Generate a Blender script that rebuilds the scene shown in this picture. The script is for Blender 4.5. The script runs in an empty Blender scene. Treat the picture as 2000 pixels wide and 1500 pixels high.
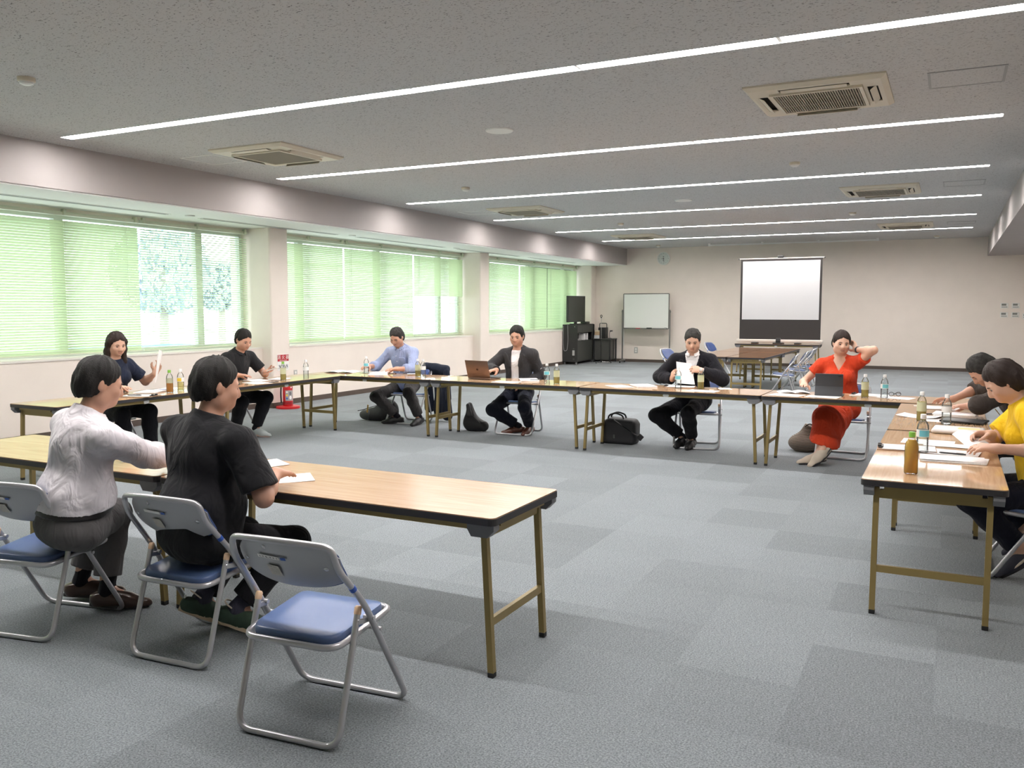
import bpy, bmesh, math, random
import numpy as np
from mathutils import Vector, Matrix, Euler

S = bpy.context.scene
COL = S.collection
PI = math.pi
V = Vector

# ------------------------------------------------------------------ camera, light, exposure
cam_d = bpy.data.cameras.new('camera')
cam = bpy.data.objects.new('camera', cam_d); COL.objects.link(cam)
cam.location = (0, 0, 1.42)
cam.rotation_euler = Euler((PI / 2 - 0.0882866, 0, 0.4725351), 'XYZ')
cam_d.sensor_fit = 'HORIZONTAL'; cam_d.sensor_width = 36
cam_d.lens = 1672 / 2000 * 36
cam_d.clip_end = 200
S.camera = cam

W = bpy.data.worlds.new('sky'); S.world = W; W.use_nodes = True
_bg = W.node_tree.nodes['Background']
_bg.inputs[0].default_value = (0.93, 1.0, 1.03, 1); _bg.inputs[1].default_value = 5.2

S.view_settings.view_transform = 'Standard'; S.view_settings.look = 'None'
S.view_settings.gamma = 1; S.view_settings.use_curve_mapping = False
S.view_settings.exposure = 0.22
LED = 62.0                                     # radiance of the ceiling light tubes
S.cycles.use_denoising = True
S.cycles.max_bounces = 8; S.cycles.diffuse_bounces = 5; S.cycles.glossy_bounces = 4
S.cycles.transmission_bounces = 6; S.cycles.transparent_max_bounces = 16
S.cycles.caustics_reflective = False; S.cycles.caustics_refractive = False
S.cycles.sample_clamp_indirect = 6

# daylight portals, one outside each window bay
for _y0, _y1 in ((-3.0, 3.2), (3.7, 9.2), (9.7, 15.3), (15.8, 21.4)):
    _l = bpy.data.lights.new('window_portal', 'AREA'); _l.shape = 'RECTANGLE'
    _l.size = _y1 - _y0; _l.size_y = 1.72; _l.cycles.is_portal = True
    _o = bpy.data.objects.new('window_portal', _l); COL.objects.link(_o)
    _o.location = (-9.2, (_y0 + _y1) / 2, 1.7); _o.rotation_euler = (PI / 2, 0, -PI / 2)

# ------------------------------------------------------------------ materials
MATS = {}
def mat(name, col, rough=0.6, metal=0.0, spec=0.5, bump=0.0, bscale=200, var=0.0, vscale=6, coat=0.0, sheen=0.0, crease=0.0):
    """plain surface: base colour with optional mottling (var) and grain bump"""
    if name in MATS: return MATS[name]
    m = bpy.data.materials.new(name); m.use_nodes = True
    nt = m.node_tree; b = nt.nodes['Principled BSDF']
    b.inputs['Base Color'].default_value = (*col, 1); b.inputs['Roughness'].default_value = rough
    b.inputs['Metallic'].default_value = metal; b.inputs['Specular IOR Level'].default_value = spec
    b.inputs['Coat Weight'].default_value = coat; b.inputs['Sheen Weight'].default_value = sheen
    tc = nt.nodes.new('ShaderNodeTexCoord')
    if var > 0:
        n = nt.nodes.new('ShaderNodeTexNoise'); n.inputs['Scale'].default_value = vscale; n.inputs['Detail'].default_value = 5
        nt.links.new(tc.outputs['Object'], n.inputs['Vector'])
        r = nt.nodes.new('ShaderNodeValToRGB')
        r.color_ramp.elements[0].position = 0.3; r.color_ramp.elements[1].position = 0.7
        r.color_ramp.elements[0].color = (*[c * (1 - var) for c in col], 1)
        r.color_ramp.elements[1].color = (*[min(1, c * (1 + var)) for c in col], 1)
        nt.links.new(n.outputs[0], r.inputs[0]); nt.links.new(r.outputs[0], b.inputs['Base Color'])
    if bump > 0:
        n = nt.nodes.new('ShaderNodeTexNoise'); n.inputs['Scale'].default_value = bscale; n.inputs['Detail'].default_value = 3
        nt.links.new(tc.outputs['Object'], n.inputs['Vector'])
        bp = nt.nodes.new('ShaderNodeBump'); bp.inputs['Strength'].default_value = bump; bp.inputs['Distance'].default_value = 0.004
        nt.links.new(n.outputs[0], bp.inputs['Height']); nt.links.new(bp.outputs[0], b.inputs['Normal'])
        if crease > 0:                              # soft pulled folds in cloth
            mp = nt.nodes.new('ShaderNodeMapping'); mp.inputs['Scale'].default_value = (1, 1, .55); mp.inputs['Rotation'].default_value = (.5, .6, .2)
            nt.links.new(tc.outputs['Object'], mp.inputs[0])
            c = nt.nodes.new('ShaderNodeTexNoise'); c.inputs['Scale'].default_value = 11; c.inputs['Detail'].default_value = 2.5; c.inputs['Distortion'].default_value = 1.6
            nt.links.new(mp.outputs[0], c.inputs['Vector'])
            b2 = nt.nodes.new('ShaderNodeBump'); b2.inputs['Strength'].default_value = crease; b2.inputs['Distance'].default_value = 0.05
            nt.links.new(c.outputs[0], b2.inputs['Height']); nt.links.new(bp.outputs[0], b2.inputs['Normal']); nt.links.new(b2.outputs[0], b.inputs['Normal'])
    MATS[name] = m
    return m
def emit(name, col, k):
    if name in MATS: return MATS[name]
    m = bpy.data.materials.new(name); m.use_nodes = True; nt = m.node_tree; nt.nodes.clear()
    e = nt.nodes.new('ShaderNodeEmission'); e.inputs[0].default_value = (*col, 1); e.inputs[1].default_value = k
    o = nt.nodes.new('ShaderNodeOutputMaterial'); nt.links.new(e.outputs[0], o.inputs[0]); MATS[name] = m
    return m
def clear(name, col, gloss=0.12, alpha=0.0, rough=0.03, body=(0.8, 0.8, 0.8)):
    """thin clear plastic or glass: see-through, tinted, with a fresnel sheen"""
    if name in MATS: return MATS[name]
    m = bpy.data.materials.new(name); m.use_nodes = True; nt = m.node_tree; nt.nodes.clear()
    t = nt.nodes.new('ShaderNodeBsdfTransparent'); t.inputs[0].default_value = (*col, 1)
    g = nt.nodes.new('ShaderNodeBsdfGlossy'); g.inputs['Roughness'].default_value = rough
    lw = nt.nodes.new('ShaderNodeLayerWeight'); lw.inputs[0].default_value = gloss
    mx = nt.nodes.new('ShaderNodeMixShader'); o = nt.nodes.new('ShaderNodeOutputMaterial')
    nt.links.new(lw.outputs['Fresnel'], mx.inputs[0]); nt.links.new(t.outputs[0], mx.inputs[1]); nt.links.new(g.outputs[0], mx.inputs[2])
    last = mx
    if alpha > 0:
        d = nt.nodes.new('ShaderNodeBsdfDiffuse'); d.inputs[0].default_value = (*body, 1)
        m2 = nt.nodes.new('ShaderNodeMixShader'); m2.inputs[0].default_value = alpha
        nt.links.new(mx.outputs[0], m2.inputs[1]); nt.links.new(d.outputs[0], m2.inputs[2]); last = m2
    nt.links.new(last.outputs[0], o.inputs[0]); MATS[name] = m
    return m
def slat_mat(name, col, trans):
    m = bpy.data.materials.new(name); m.use_nodes = True; nt = m.node_tree; nt.nodes.clear()
    d = nt.nodes.new('ShaderNodeBsdfDiffuse'); d.inputs[0].default_value = (*col, 1)
    t = nt.nodes.new('ShaderNodeBsdfTranslucent'); t.inputs[0].default_value = (*trans, 1)
    a = nt.nodes.new('ShaderNodeAddShader'); o = nt.nodes.new('ShaderNodeOutputMaterial')
    nt.links.new(d.outputs[0], a.inputs[0]); nt.links.new(t.outputs[0], a.inputs[1]); nt.links.new(a.outputs[0], o.inputs[0])
    MATS[name] = m
    return m
def nd(nt, typ, **kw):
    n = nt.nodes.new(typ)
    for k, v in kw.items():
        if hasattr(n, k): setattr(n, k, v)
        else: n.inputs[k].default_value = v
    return n
def wood_mat(name, c0, c1, rough, axis=0, scale=1.0):
    m = bpy.data.materials.new(name); m.use_nodes = True; nt = m.node_tree; b = nt.nodes['Principled BSDF']
    tc = nd(nt, 'ShaderNodeTexCoord'); mp = nd(nt, 'ShaderNodeMapping')
    sc = [26.0, 26.0, 26.0]; sc[axis] = 1.6
    mp.inputs['Scale'].default_value = [s * scale for s in sc]
    n = nd(nt, 'ShaderNodeTexNoise', Scale=1.6, Detail=6.0, Distortion=1.2)
    r = nd(nt, 'ShaderNodeValToRGB')
    r.color_ramp.elements[0].position = 0.32; r.color_ramp.elements[1].position = 0.68
    r.color_ramp.elements[0].color = (*c0, 1); r.color_ramp.elements[1].color = (*c1, 1)
    nt.links.new(tc.outputs['Object'], mp.inputs[0]); nt.links.new(mp.outputs[0], n.inputs['Vector'])
    nt.links.new(n.outputs[0], r.inputs[0]); nt.links.new(r.outputs[0], b.inputs['Base Color'])
    b.inputs['Roughness'].default_value = rough; b.inputs['Specular IOR Level'].default_value = 0.6
    bn = nd(nt, 'ShaderNodeTexNoise', Scale=22.0, Detail=2.0)
    nt.links.new(tc.outputs['Object'], bn.inputs['Vector'])
    bp = nd(nt, 'ShaderNodeBump', Strength=0.012, Distance=0.004)
    nt.links.new(bn.outputs[0], bp.inputs['Height']); nt.links.new(bp.outputs[0], b.inputs['Normal'])
    MATS[name] = m
    return m

# ------------------------------------------------------------------ mesh building
class MB:
    """collects shapes, then links them as ONE mesh object"""
    def __init__(s): s.v = []; s.f = []; s.mi = []; s.cur = 0; s.T = None
    def add(s, vs, fs, mi=None):
        n = len(s.v)
        if s.T is not None: vs = [tuple(s.T @ V(p)) for p in vs]
        s.v += [tuple(p) for p in vs]; s.f += [tuple(i + n for i in f) for f in fs]; s.mi += [s.cur if mi is None else mi] * len(fs)
        return s
    def box(s, c, d, R=None, mi=None):
        x, y, z = d[0] / 2, d[1] / 2, d[2] / 2
        vs = [V((sx * x, sy * y, sz * z)) for sz in (-1, 1) for sy in (-1, 1) for sx in (-1, 1)]
        if R is not None: vs = [R @ p for p in vs]
        c = V(c)
        return s.add([p + c for p in vs], [(0, 2, 3, 1), (4, 5, 7, 6), (0, 1, 5, 4), (2, 6, 7, 3), (0, 4, 6, 2), (1, 3, 7, 5)], mi)
    def bb(s, lo, hi, mi=None):
        return s.box([(a + b) / 2 for a, b in zip(lo, hi)], [b - a for a, b in zip(lo, hi)], None, mi)
    def rbox(s, c, d, r=0.005, seg=2, R=None, mi=None):
        """box with rounded edges"""
        bm = bmesh.new(); bmesh.ops.create_cube(bm, size=1.0)
        for v in bm.verts: v.co = V((v.co.x * d[0], v.co.y * d[1], v.co.z * d[2]))
        r = min(r, min(d) * 0.49)
        bmesh.ops.bevel(bm, geom=bm.edges[:], offset=r, segments=seg, profile=0.5, affect='EDGES')
        bm.verts.index_update()
        vs = [v.co.copy() for v in bm.verts]
        if R is not None: vs = [R @ p for p in vs]
        c = V(c); s.add([p + c for p in vs], [[v.index for v in f.verts] for f in bm.faces], mi); bm.free()
        return s
    def tube(s, pts, r, seg=10, cap=True, mi=None, flat=1.0):
        pts = [V(p) for p in pts]; n = len(pts); rr = r if isinstance(r, (list, tuple)) else [r] * n
        vs = []; up = None
        for i, p in enumerate(pts):
            t = (pts[min(i + 1, n - 1)] - pts[max(i - 1, 0)]).normalized()
            if up is None:
                up = V((0, 0, 1)) if abs(t.z) < 0.9 else V((0, 1, 0))
            a = t.cross(up)
            if a.length < 1e-5: a = t.cross(V((1, 0, 0)))
            a.normalize(); b = a.cross(t).normalized(); up = b
            for k in range(seg):
                an = 2 * PI * k / seg
                vs.append(p + a * math.cos(an) * rr[i] + b * math.sin(an) * rr[i] * flat)
        fs = [(i * seg + k, i * seg + (k + 1) % seg, (i + 1) * seg + (k + 1) % seg, (i + 1) * seg + k) for i in range(n - 1) for k in range(seg)]
        if cap: fs += [tuple(range(seg - 1, -1, -1)), tuple((n - 1) * seg + k for k in range(seg))]
        return s.add(vs, fs, mi)
    def lathe(s, prof, c=(0, 0, 0), seg=20, mi=None, R=None, sx=1.0, sy=1.0):
        """profile [(radius, z)] turned about z"""
        vs = []; c = V(c)
        for r, z in prof:
            for k in range(seg):
                a = 2 * PI * k / seg; p = V((r * math.cos(a) * sx, r * math.sin(a) * sy, z))
                vs.append((R @ p if R is not None else p) + c)
        n = len(prof)
        fs = [(i * seg + k, i * seg + (k + 1) % seg, (i + 1) * seg + (k + 1) % seg, (i + 1) * seg + k) for i in range(n - 1) for k in range(seg)]
        fs += [tuple(range(seg - 1, -1, -1)), tuple((n - 1) * seg + k for k in range(seg))]
        return s.add(vs, fs, mi)
    def prism(s, poly, z0, z1, mi=None, M=None):
        """outline in xy extruded from z0 to z1, then moved by M"""
        n = len(poly); vs = [V((p[0], p[1], z0)) for p in poly] + [V((p[0], p[1], z1)) for p in poly]
        if M is not None: vs = [M @ p for p in vs]
        return s.add(vs, [tuple(range(n - 1, -1, -1)), tuple(range(n, 2 * n))] + [(i, (i + 1) % n, (i + 1) % n + n, i + n) for i in range(n)], mi)
    def sheet(s, fn, nu, nv, th=0.0012, mi=None):
        """thin sheet: fn(u, v) gives its top surface point"""
        P = [[V(fn(i / nu, j / nv)) for j in range(nv + 1)] for i in range(nu + 1)]
        top = []; bot = []
        for i in range(nu + 1):
            for j in range(nv + 1):
                du = P[min(i + 1, nu)][j] - P[max(i - 1, 0)][j]; dv = P[i][min(j + 1, nv)] - P[i][max(j - 1, 0)]
                nn = du.cross(dv)
                nn = nn.normalized() if nn.length > 1e-9 else V((0, 0, 1))
                top.append(P[i][j]); bot.append(P[i][j] - nn * th)
        k = len(top); w = nv + 1; fs = []
        for i in range(nu):
            for j in range(nv):
                a, b, c, d = i * w + j, (i + 1) * w + j, (i + 1) * w + j + 1, i * w + j + 1
                fs += [(a, b, c, d), (k + d, k + c, k + b, k + a)]
        for i in range(nu):
            for j in (0, nv):
                a, b = i * w + j, (i + 1) * w + j; fs.append((a, b, k + b, k + a) if j else (b, a, k + a, k + b))
        for j in range(nv):
            for i in (0, nu):
                a, b = i * w + j, i * w + j + 1; fs.append((a, b, k + b, k + a) if not i else (b, a, k + a, k + b))
        return s.add(top + bot, fs, mi)
    def build(s, name, m, parent=None, smooth=False, ang=40):
        me = bpy.data.meshes.new(name); me.from_pydata([tuple(p) for p in s.v], [], s.f); me.validate(); me.update()
        ms = m if isinstance(m, (list, tuple)) else [m]
        for x in ms: me.materials.append(x)
        if len(ms) > 1 and len(me.polygons) == len(s.mi): me.polygons.foreach_set('material_index', s.mi)
        if smooth: me.shade_smooth(); me.set_sharp_from_angle(angle=math.radians(ang))
        o = bpy.data.objects.new(name, me); COL.objects.link(o)
        if parent is not None: o.parent = parent
        return o

def tag(o, label=None, cat=None, group=None, kind=None):
    if label: o['label'] = label
    if cat: o['category'] = cat
    if group: o['group'] = group
    if kind: o['kind'] = kind
    return o
def thing(name, label, cat, loc=(0, 0, 0), rz=0.0, group=None):
    o = bpy.data.objects.new(name, None); COL.objects.link(o); o.empty_display_size = 0.1
    o.location = loc; o.rotation_euler = (0, 0, rz)
    return tag(o, label, cat, group)
def place(o, loc, rz=0.0): o.location = loc; o.rotation_euler = (0, 0, rz); return o
def kids(o): return [c for c in COL.objects if c.parent is o]
def dup(src, loc, rz, label, group=None):
    """a copy of a thing with copies of its parts and sub-parts"""
    tree = KID.get(src.name)
    if tree is None:
        tree = KID[src.name] = [(c, kids(c)) for c in kids(src)]
    r = src.copy(); COL.objects.link(r); r.location = loc; r.rotation_euler = (0, 0, rz); r['label'] = label
    if group: r['group'] = group
    for ch, gs in tree:
        c = ch.copy(); COL.objects.link(c); c.parent = r
        for g in gs:
            d = g.copy(); COL.objects.link(d); d.parent = c
    return r
KID = {}
def text_part(name, body, size, m, parent, M, th=0.0006):
    """lettering as a mesh; M places it (text runs along local x, reads along local y)"""
    cu = bpy.data.curves.new(name, 'FONT'); cu.body = body; cu.size = size; cu.extrude = th; cu.align_x = 'CENTER'; cu.align_y = 'CENTER'
    t = bpy.data.objects.new(name + '_curve', cu); COL.objects.link(t)
    dg = bpy.context.evaluated_depsgraph_get()
    me = bpy.data.meshes.new_from_object(t.evaluated_get(dg)); bpy.data.objects.remove(t); bpy.data.curves.remove(cu)
    me.transform(M); me.materials.clear(); me.materials.append(m); me.name = name
    o = bpy.data.objects.new(name, me); COL.objects.link(o)
    if parent is not None: o.parent = parent
    return o
def rot(ax, a): return Matrix.Rotation(a, 3, ax)
def fillet(pts, r, n=5):
    """polyline with its inner corners rounded"""
    pts = [V(p) for p in pts]; out = [pts[0]]
    for i in range(1, len(pts) - 1):
        a, b, c = pts[i - 1], pts[i], pts[i + 1]
        d = min(r, (a - b).length * 0.49, (c - b).length * 0.49)
        p, q = b + (a - b).normalized() * d, b + (c - b).normalized() * d
        for k in range(n + 1):
            t = k / n; out.append(p * (1 - t) ** 2 + b * 2 * t * (1 - t) + q * t * t)
    return out + [pts[-1]]
# ------------------------------------------------------------------ room shell
XW, YB, YF, XR, ZC = -8.72, 21.7, -4.2, 2.3, 2.98
def struct(mb, name, m, parent=None, **k):
    o = mb.build(name, m, parent, **k)
    if parent is None: o['kind'] = 'structure'
    return o

def floor_mat():
    m = bpy.data.materials.new('carpet_tiles'); m.use_nodes = True; nt = m.node_tree; b = nt.nodes['Principled BSDF']
    tc = nd(nt, 'ShaderNodeTexCoord'); L = nt.links
    T = 0.465
    mp = nd(nt, 'ShaderNodeMapping'); mp.inputs['Scale'].default_value = (1 / T, 1 / T, 1); L.new(tc.outputs['Object'], mp.inputs[0])
    sx = nd(nt, 'ShaderNodeVectorMath', operation='FLOOR'); L.new(mp.outputs[0], sx.inputs[0])
    wn = nd(nt, 'ShaderNodeTexWhiteNoise', noise_dimensions='2D'); L.new(sx.outputs[0], wn.inputs['Vector'])
    ck = nd(nt, 'ShaderNodeTexChecker', Scale=1.0); L.new(sx.outputs[0], ck.inputs['Vector'])
    n = nd(nt, 'ShaderNodeTexNoise', Scale=150.0, Detail=3.0, Roughness=0.7); L.new(tc.outputs['Object'], n.inputs['Vector'])
    big = nd(nt, 'ShaderNodeTexNoise', Scale=1.1, Detail=2.0); L.new(tc.outputs['Object'], big.inputs['Vector'])
    mp2 = nd(nt, 'ShaderNodeMapping'); mp2.inputs['Scale'].default_value = (40, 6, 1); L.new(tc.outputs['Object'], mp2.inputs[0])
    st = nd(nt, 'ShaderNodeTexNoise', Scale=2.5, Detail=3.0); L.new(mp2.outputs[0], st.inputs['Vector'])
    r = nd(nt, 'ShaderNodeValToRGB'); r.color_ramp.elements[0].position = 0.33; r.color_ramp.elements[1].position = 0.67
    r.color_ramp.elements[0].color = (0.098, 0.112, 0.124, 1); r.color_ramp.elements[1].color = (0.325, 0.358, 0.382, 1)
    L.new(n.outputs[0], r.inputs[0])
    def mth(op, a, bb):
        q = nd(nt, 'ShaderNodeMath', operation=op)
        for i, x in enumerate((a, bb)):
            if isinstance(x, (int, float)): q.inputs[i].default_value = x
            else: L.new(x, q.inputs[i])
        return q.outputs[0]
    f = mth('ADD', 0.80, mth('MULTIPLY', wn.outputs[0], 0.22))
    f = mth('ADD', f, mth('MULTIPLY', mth('SUBTRACT', big.outputs[0], 0.5), 0.25))
    f = mth('ADD', f, mth('MULTIPLY', mth('SUBTRACT', st.outputs[0], 0.5), 0.35))
    mx = nd(nt, 'ShaderNodeVectorMath', operation='SCALE'); L.new(r.outputs[0], mx.inputs[0]); L.new(f, mx.inputs['Scale'])
    L.new(mx.outputs[0], b.inputs['Base Color'])
    b.inputs['Roughness'].default_value = 0.95; b.inputs['Specular IOR Level'].default_value = 0.15; b.inputs['Sheen Weight'].default_value = 0.15
    bp = nd(nt, 'ShaderNodeBump', Strength=0.5, Distance=0.004); L.new(n.outputs[0], bp.inputs['Height']); L.new(bp.outputs[0], b.inputs['Normal'])
    return m
def ceiling_mat():
    m = bpy.data.materials.new('mineral_fibre_board'); m.use_nodes = True; nt = m.node_tree; b = nt.nodes['Principled BSDF']; L = nt.links
    tc = nd(nt, 'ShaderNodeTexCoord')
    w = nd(nt, 'ShaderNodeTexNoise', Scale=9.0, Detail=2.0); L.new(tc.outputs['Object'], w.inputs['Vector'])
    ad = nd(nt, 'ShaderNodeVectorMath', operation='MULTIPLY_ADD'); ad.inputs[1].default_value = (0.05, 0.05, 0)
    L.new(w.outputs['Color'], ad.inputs[0]); L.new(tc.outputs['Object'], ad.inputs[2])
    mp = nd(nt, 'ShaderNodeMapping'); mp.inputs['Scale'].default_value = (58, 120, 30); L.new(ad.outputs[0], mp.inputs[0])
    n = nd(nt, 'ShaderNodeTexNoise', Scale=1.0, Detail=3.0, Roughness=0.55); L.new(mp.outputs[0], n.inputs['Vector'])
    r = nd(nt, 'ShaderNodeValToRGB'); r.color_ramp.elements[0].position = 0.32; r.color_ramp.elements[1].position = 0.41
    r.color_ramp.elements[0].color = (0.15, 0.148, 0.145, 1); r.color_ramp.elements[1].color = (0.56, 0.56, 0.555, 1)
    L.new(n.outputs[0], r.inputs[0]); L.new(r.outputs[0], b.inputs['Base Color'])
    b.inputs['Roughness'].default_value = 0.95; b.inputs['Specular IOR Level'].default_value = 0.1
    bp = nd(nt, 'ShaderNodeBump', Strength=0.3, Distance=0.004); L.new(n.outputs[0], bp.inputs['Height']); L.new(bp.outputs[0], b.inputs['Normal'])
    return m
M_floor = floor_mat(); M_ceil = ceiling_mat()
M_wall = mat('cream_wallpaper', (0.82, 0.74, 0.67), 0.85, spec=0.2, bump=0.12, bscale=260, var=0.02, vscale=3)
M_beam = mat('shaded_wallpaper', (0.41, 0.38, 0.37), 0.85, spec=0.2, bump=0.12, bscale=260, var=0.02, vscale=3)  # wallpaper of the bulkheads, their dimmer light put into a darker, greyer colour
M_sill = mat('cream_painted_sill', (0.80, 0.76, 0.70), 0.5)
M_soff = mat('white_painted_soffit', (0.80, 0.80, 0.77), 0.8, var=0.02, vscale=30)
M_base = mat('brown_vinyl_skirting', (0.085, 0.062, 0.05), 0.5)
M_alu = mat('window_aluminium', (0.62, 0.65, 0.62), 0.5, metal=0.0)
M_pane = clear('window_glass', (0.93, 0.97, 0.96), 0.1)
M_pale = mat('pale_green_plastic', (0.60, 0.64, 0.50), 0.45)
M_slat = slat_mat('blind_slats', (0.46, 0.52, 0.38), (0.160, 0.196, 0.118))
M_white = mat('white_plastic', (0.80, 0.79, 0.75), 0.4)
M_ivory = mat('ivory_plastic', (0.66, 0.60, 0.48), 0.45)
M_black = mat('black_plastic', (0.015, 0.015, 0.016), 0.45)
M_dark = mat('dark_cavity', (0.03, 0.028, 0.026), 0.9)
M_grey = mat('grey_metal', (0.33, 0.33, 0.33), 0.45, metal=0.3)

struct(MB().bb((-9.6, YF - .3, -0.2), (XR + .3, YB + .3, 0)), 'floor', M_floor)
struct(MB().bb((-9.6, YB, 0), (XR + .3, YB + .2, ZC + .3)), 'wall_back', M_wall)
struct(MB().bb((XR, YF, 0), (XR + .2, YB, ZC + .3)), 'wall_right', M_wall)
struct(MB().bb((-9.6, YF - .2, 0), (XR + .3, YF, ZC + .3)), 'wall_front', M_wall)

# ceiling with its light slots left open
SLOT_Y = (2.45, 5.31, 8.14, 10.91, 13.67, 16.37, 19.03)
SX0, SX1, SW = -7.34, 0.315, 0.062
mb = MB(); y = YF
for ys in SLOT_Y + (None,):
    y1 = YB if ys is None else ys - SW
    mb.bb((-7.9, y, ZC), (XR, y1, ZC + .15))
    if ys is not None:
        mb.bb((-7.9, ys - SW, ZC), (SX0, ys + SW, ZC + .15)); mb.bb((SX1, ys - SW, ZC), (XR, ys + SW, ZC + .15)); y = ys + SW
struct(mb, 'ceiling', M_ceil)

# light fixtures: recessed channel, joined diffusers set back in an open slot
M_tube = emit('lit_tube', (1.0, 0.95, 0.925), LED)
M_chan = mat('white_channel', (0.85, 0.84, 0.83), 0.5)
def ceiling_light(ys, label):
    t = thing('ceiling_light', label, 'ceiling light', ((SX0 + SX1) / 2, ys, ZC), 0, 'recessed strip lights')
    hl = (SX1 - SX0) / 2; d = 0.06; e = 0.004
    m = MB(); m.bb((-hl, -SW, d), (hl, SW, d + .004))
    m.bb((-hl, -SW, 0), (hl, -SW + e, d)); m.bb((-hl, SW - e, 0), (hl, SW, d)); m.bb((-hl, -SW, 0), (-hl + e, SW, d)); m.bb((hl - e, -SW, 0), (hl, SW, d))
    m.build('housing', M_chan, t)
    n = 6; L = 2 * hl / n
    for k in range(n):
        x0 = -hl + k * L
        m = MB(); m.bb((x0 + .012, -SW + .006, .007), (x0 + L - .012, SW - .006, .013)); m.build('light_diffuser', M_tube, t)
        MB().bb((x0 - .012 if k else x0 + e, -SW + e, .008), (x0 + .012, SW - e, .014)).build('diffuser_joint', M_chan, t)
    return t
NAMES = ['strip light just behind the camera, beyond the picture',
         'nearest and longest looking white ceiling light strip, across the top of the picture',
         'second white ceiling light strip, behind the nearest air conditioner panels',
         'third white ceiling light strip from the camera', 'fourth white ceiling light strip from the camera',
         'fifth white ceiling light strip from the camera', 'farthest white ceiling light strip, nearest the back wall']
for ys, nm in zip(SLOT_Y, NAMES): ceiling_light(ys, nm)

# bulkheads along both long sides
mb = MB(); mb.bb((-9.6, YF, 2.56), (-7.68, YB, ZC + .3)); struct(mb, 'trim_1', M_beam)
mb = MB(); mb.bb((-9.58, YF, 2.545), (-7.70, YB, 2.561)); struct(mb, 'trim_2', M_soff)
mb = MB(); mb.bb((0.665, YF, 2.57), (XR, YB, ZC + .3)); struct(mb, 'trim_3', M_beam)
# pillars between the window bays, rounded corners
for k, (a, b_) in enumerate(((3.2, 3.6), (9.24, 9.62), (15.3, 15.68), (21.35, 21.7))):
    mb = MB(); mb.rbox(((-9.3 - 8.54) / 2, (a + b_) / 2, 1.28), (0.76, b_ - a, 2.56), 0.03, 4)
    struct(mb, 'trim_%d' % (4 + k), M_wall, smooth=True)
BAYS = ((YF, 3.2), (3.6, 9.24), (9.62, 15.3), (15.68, 21.35))
mb = MB(); sl = MB(); bs = MB()
for a, b_ in BAYS:
    mb.bb((-9.3, a, 0), (XW, b_, .845)); mb.bb((-9.3, a, 2.49), (-9.0, b_, 2.56))
    sl.bb((-9.3, a, .845), (XW + .012, b_, .868))
    bs.bb((XW, a, 0), (XW + .008, b_, .075))
mb.bb((-9.6, YF, 0), (-9.3, YF + .6, 2.56)); mb.bb((-9.3, YF, .86), (-8.98, YF + .9, 2.5))
struct(mb, 'wall_left', M_wall); struct(sl, 'trim_8', M_sill)
for a, b_ in ((9.24, 9.62), (15.3, 15.68)): bs.bb((-8.54, a - .006, 0), (-8.532, b_ + .006, .075)); bs.bb((XW, a - .008, 0), (-8.532, a, .075))
struct(bs, 'baseboard_left', M_base)
struct(MB().bb((-8.54, YB - .01, 0), (XR, YB, .075)), 'baseboard_back', M_base)
struct(MB().bb((XR - .01, YF, 0), (XR, YB - .01, .075)), 'baseboard_right', M_base)

# windows: aluminium frames and panes, one per bay
for k, (a, b_) in enumerate(BAYS):
    if k == 0: a += 0.9
    m = MB(); x0, x1, z0, z1 = -9.14, -9.06, .868, 2.49
    m.bb((x0, a, z0), (x1, b_, z0 + .06)); m.bb((x0, a, z1 - .06), (x1, b_, z1)); m.bb((x0, a, z0 + .06), (x1, a + .05, z1 - .06)); m.bb((x0, b_ - .05, z0 + .06), (x1, b_, z1 - .06))
    y = 0.31
    while y < b_:
        if y > a + .1: m.bb((x0, y - .055, z0 + .06), (x1, y + .055, z1 - .06))
        y += 2.035
    w = struct(m, 'window_%d' % (k + 1), M_alu)
    MB().bb((-9.105, a + .05, z0 + .06), (-9.098, b_ - .05, z1 - .06)).build('window_pane', M_pane, w)

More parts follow.
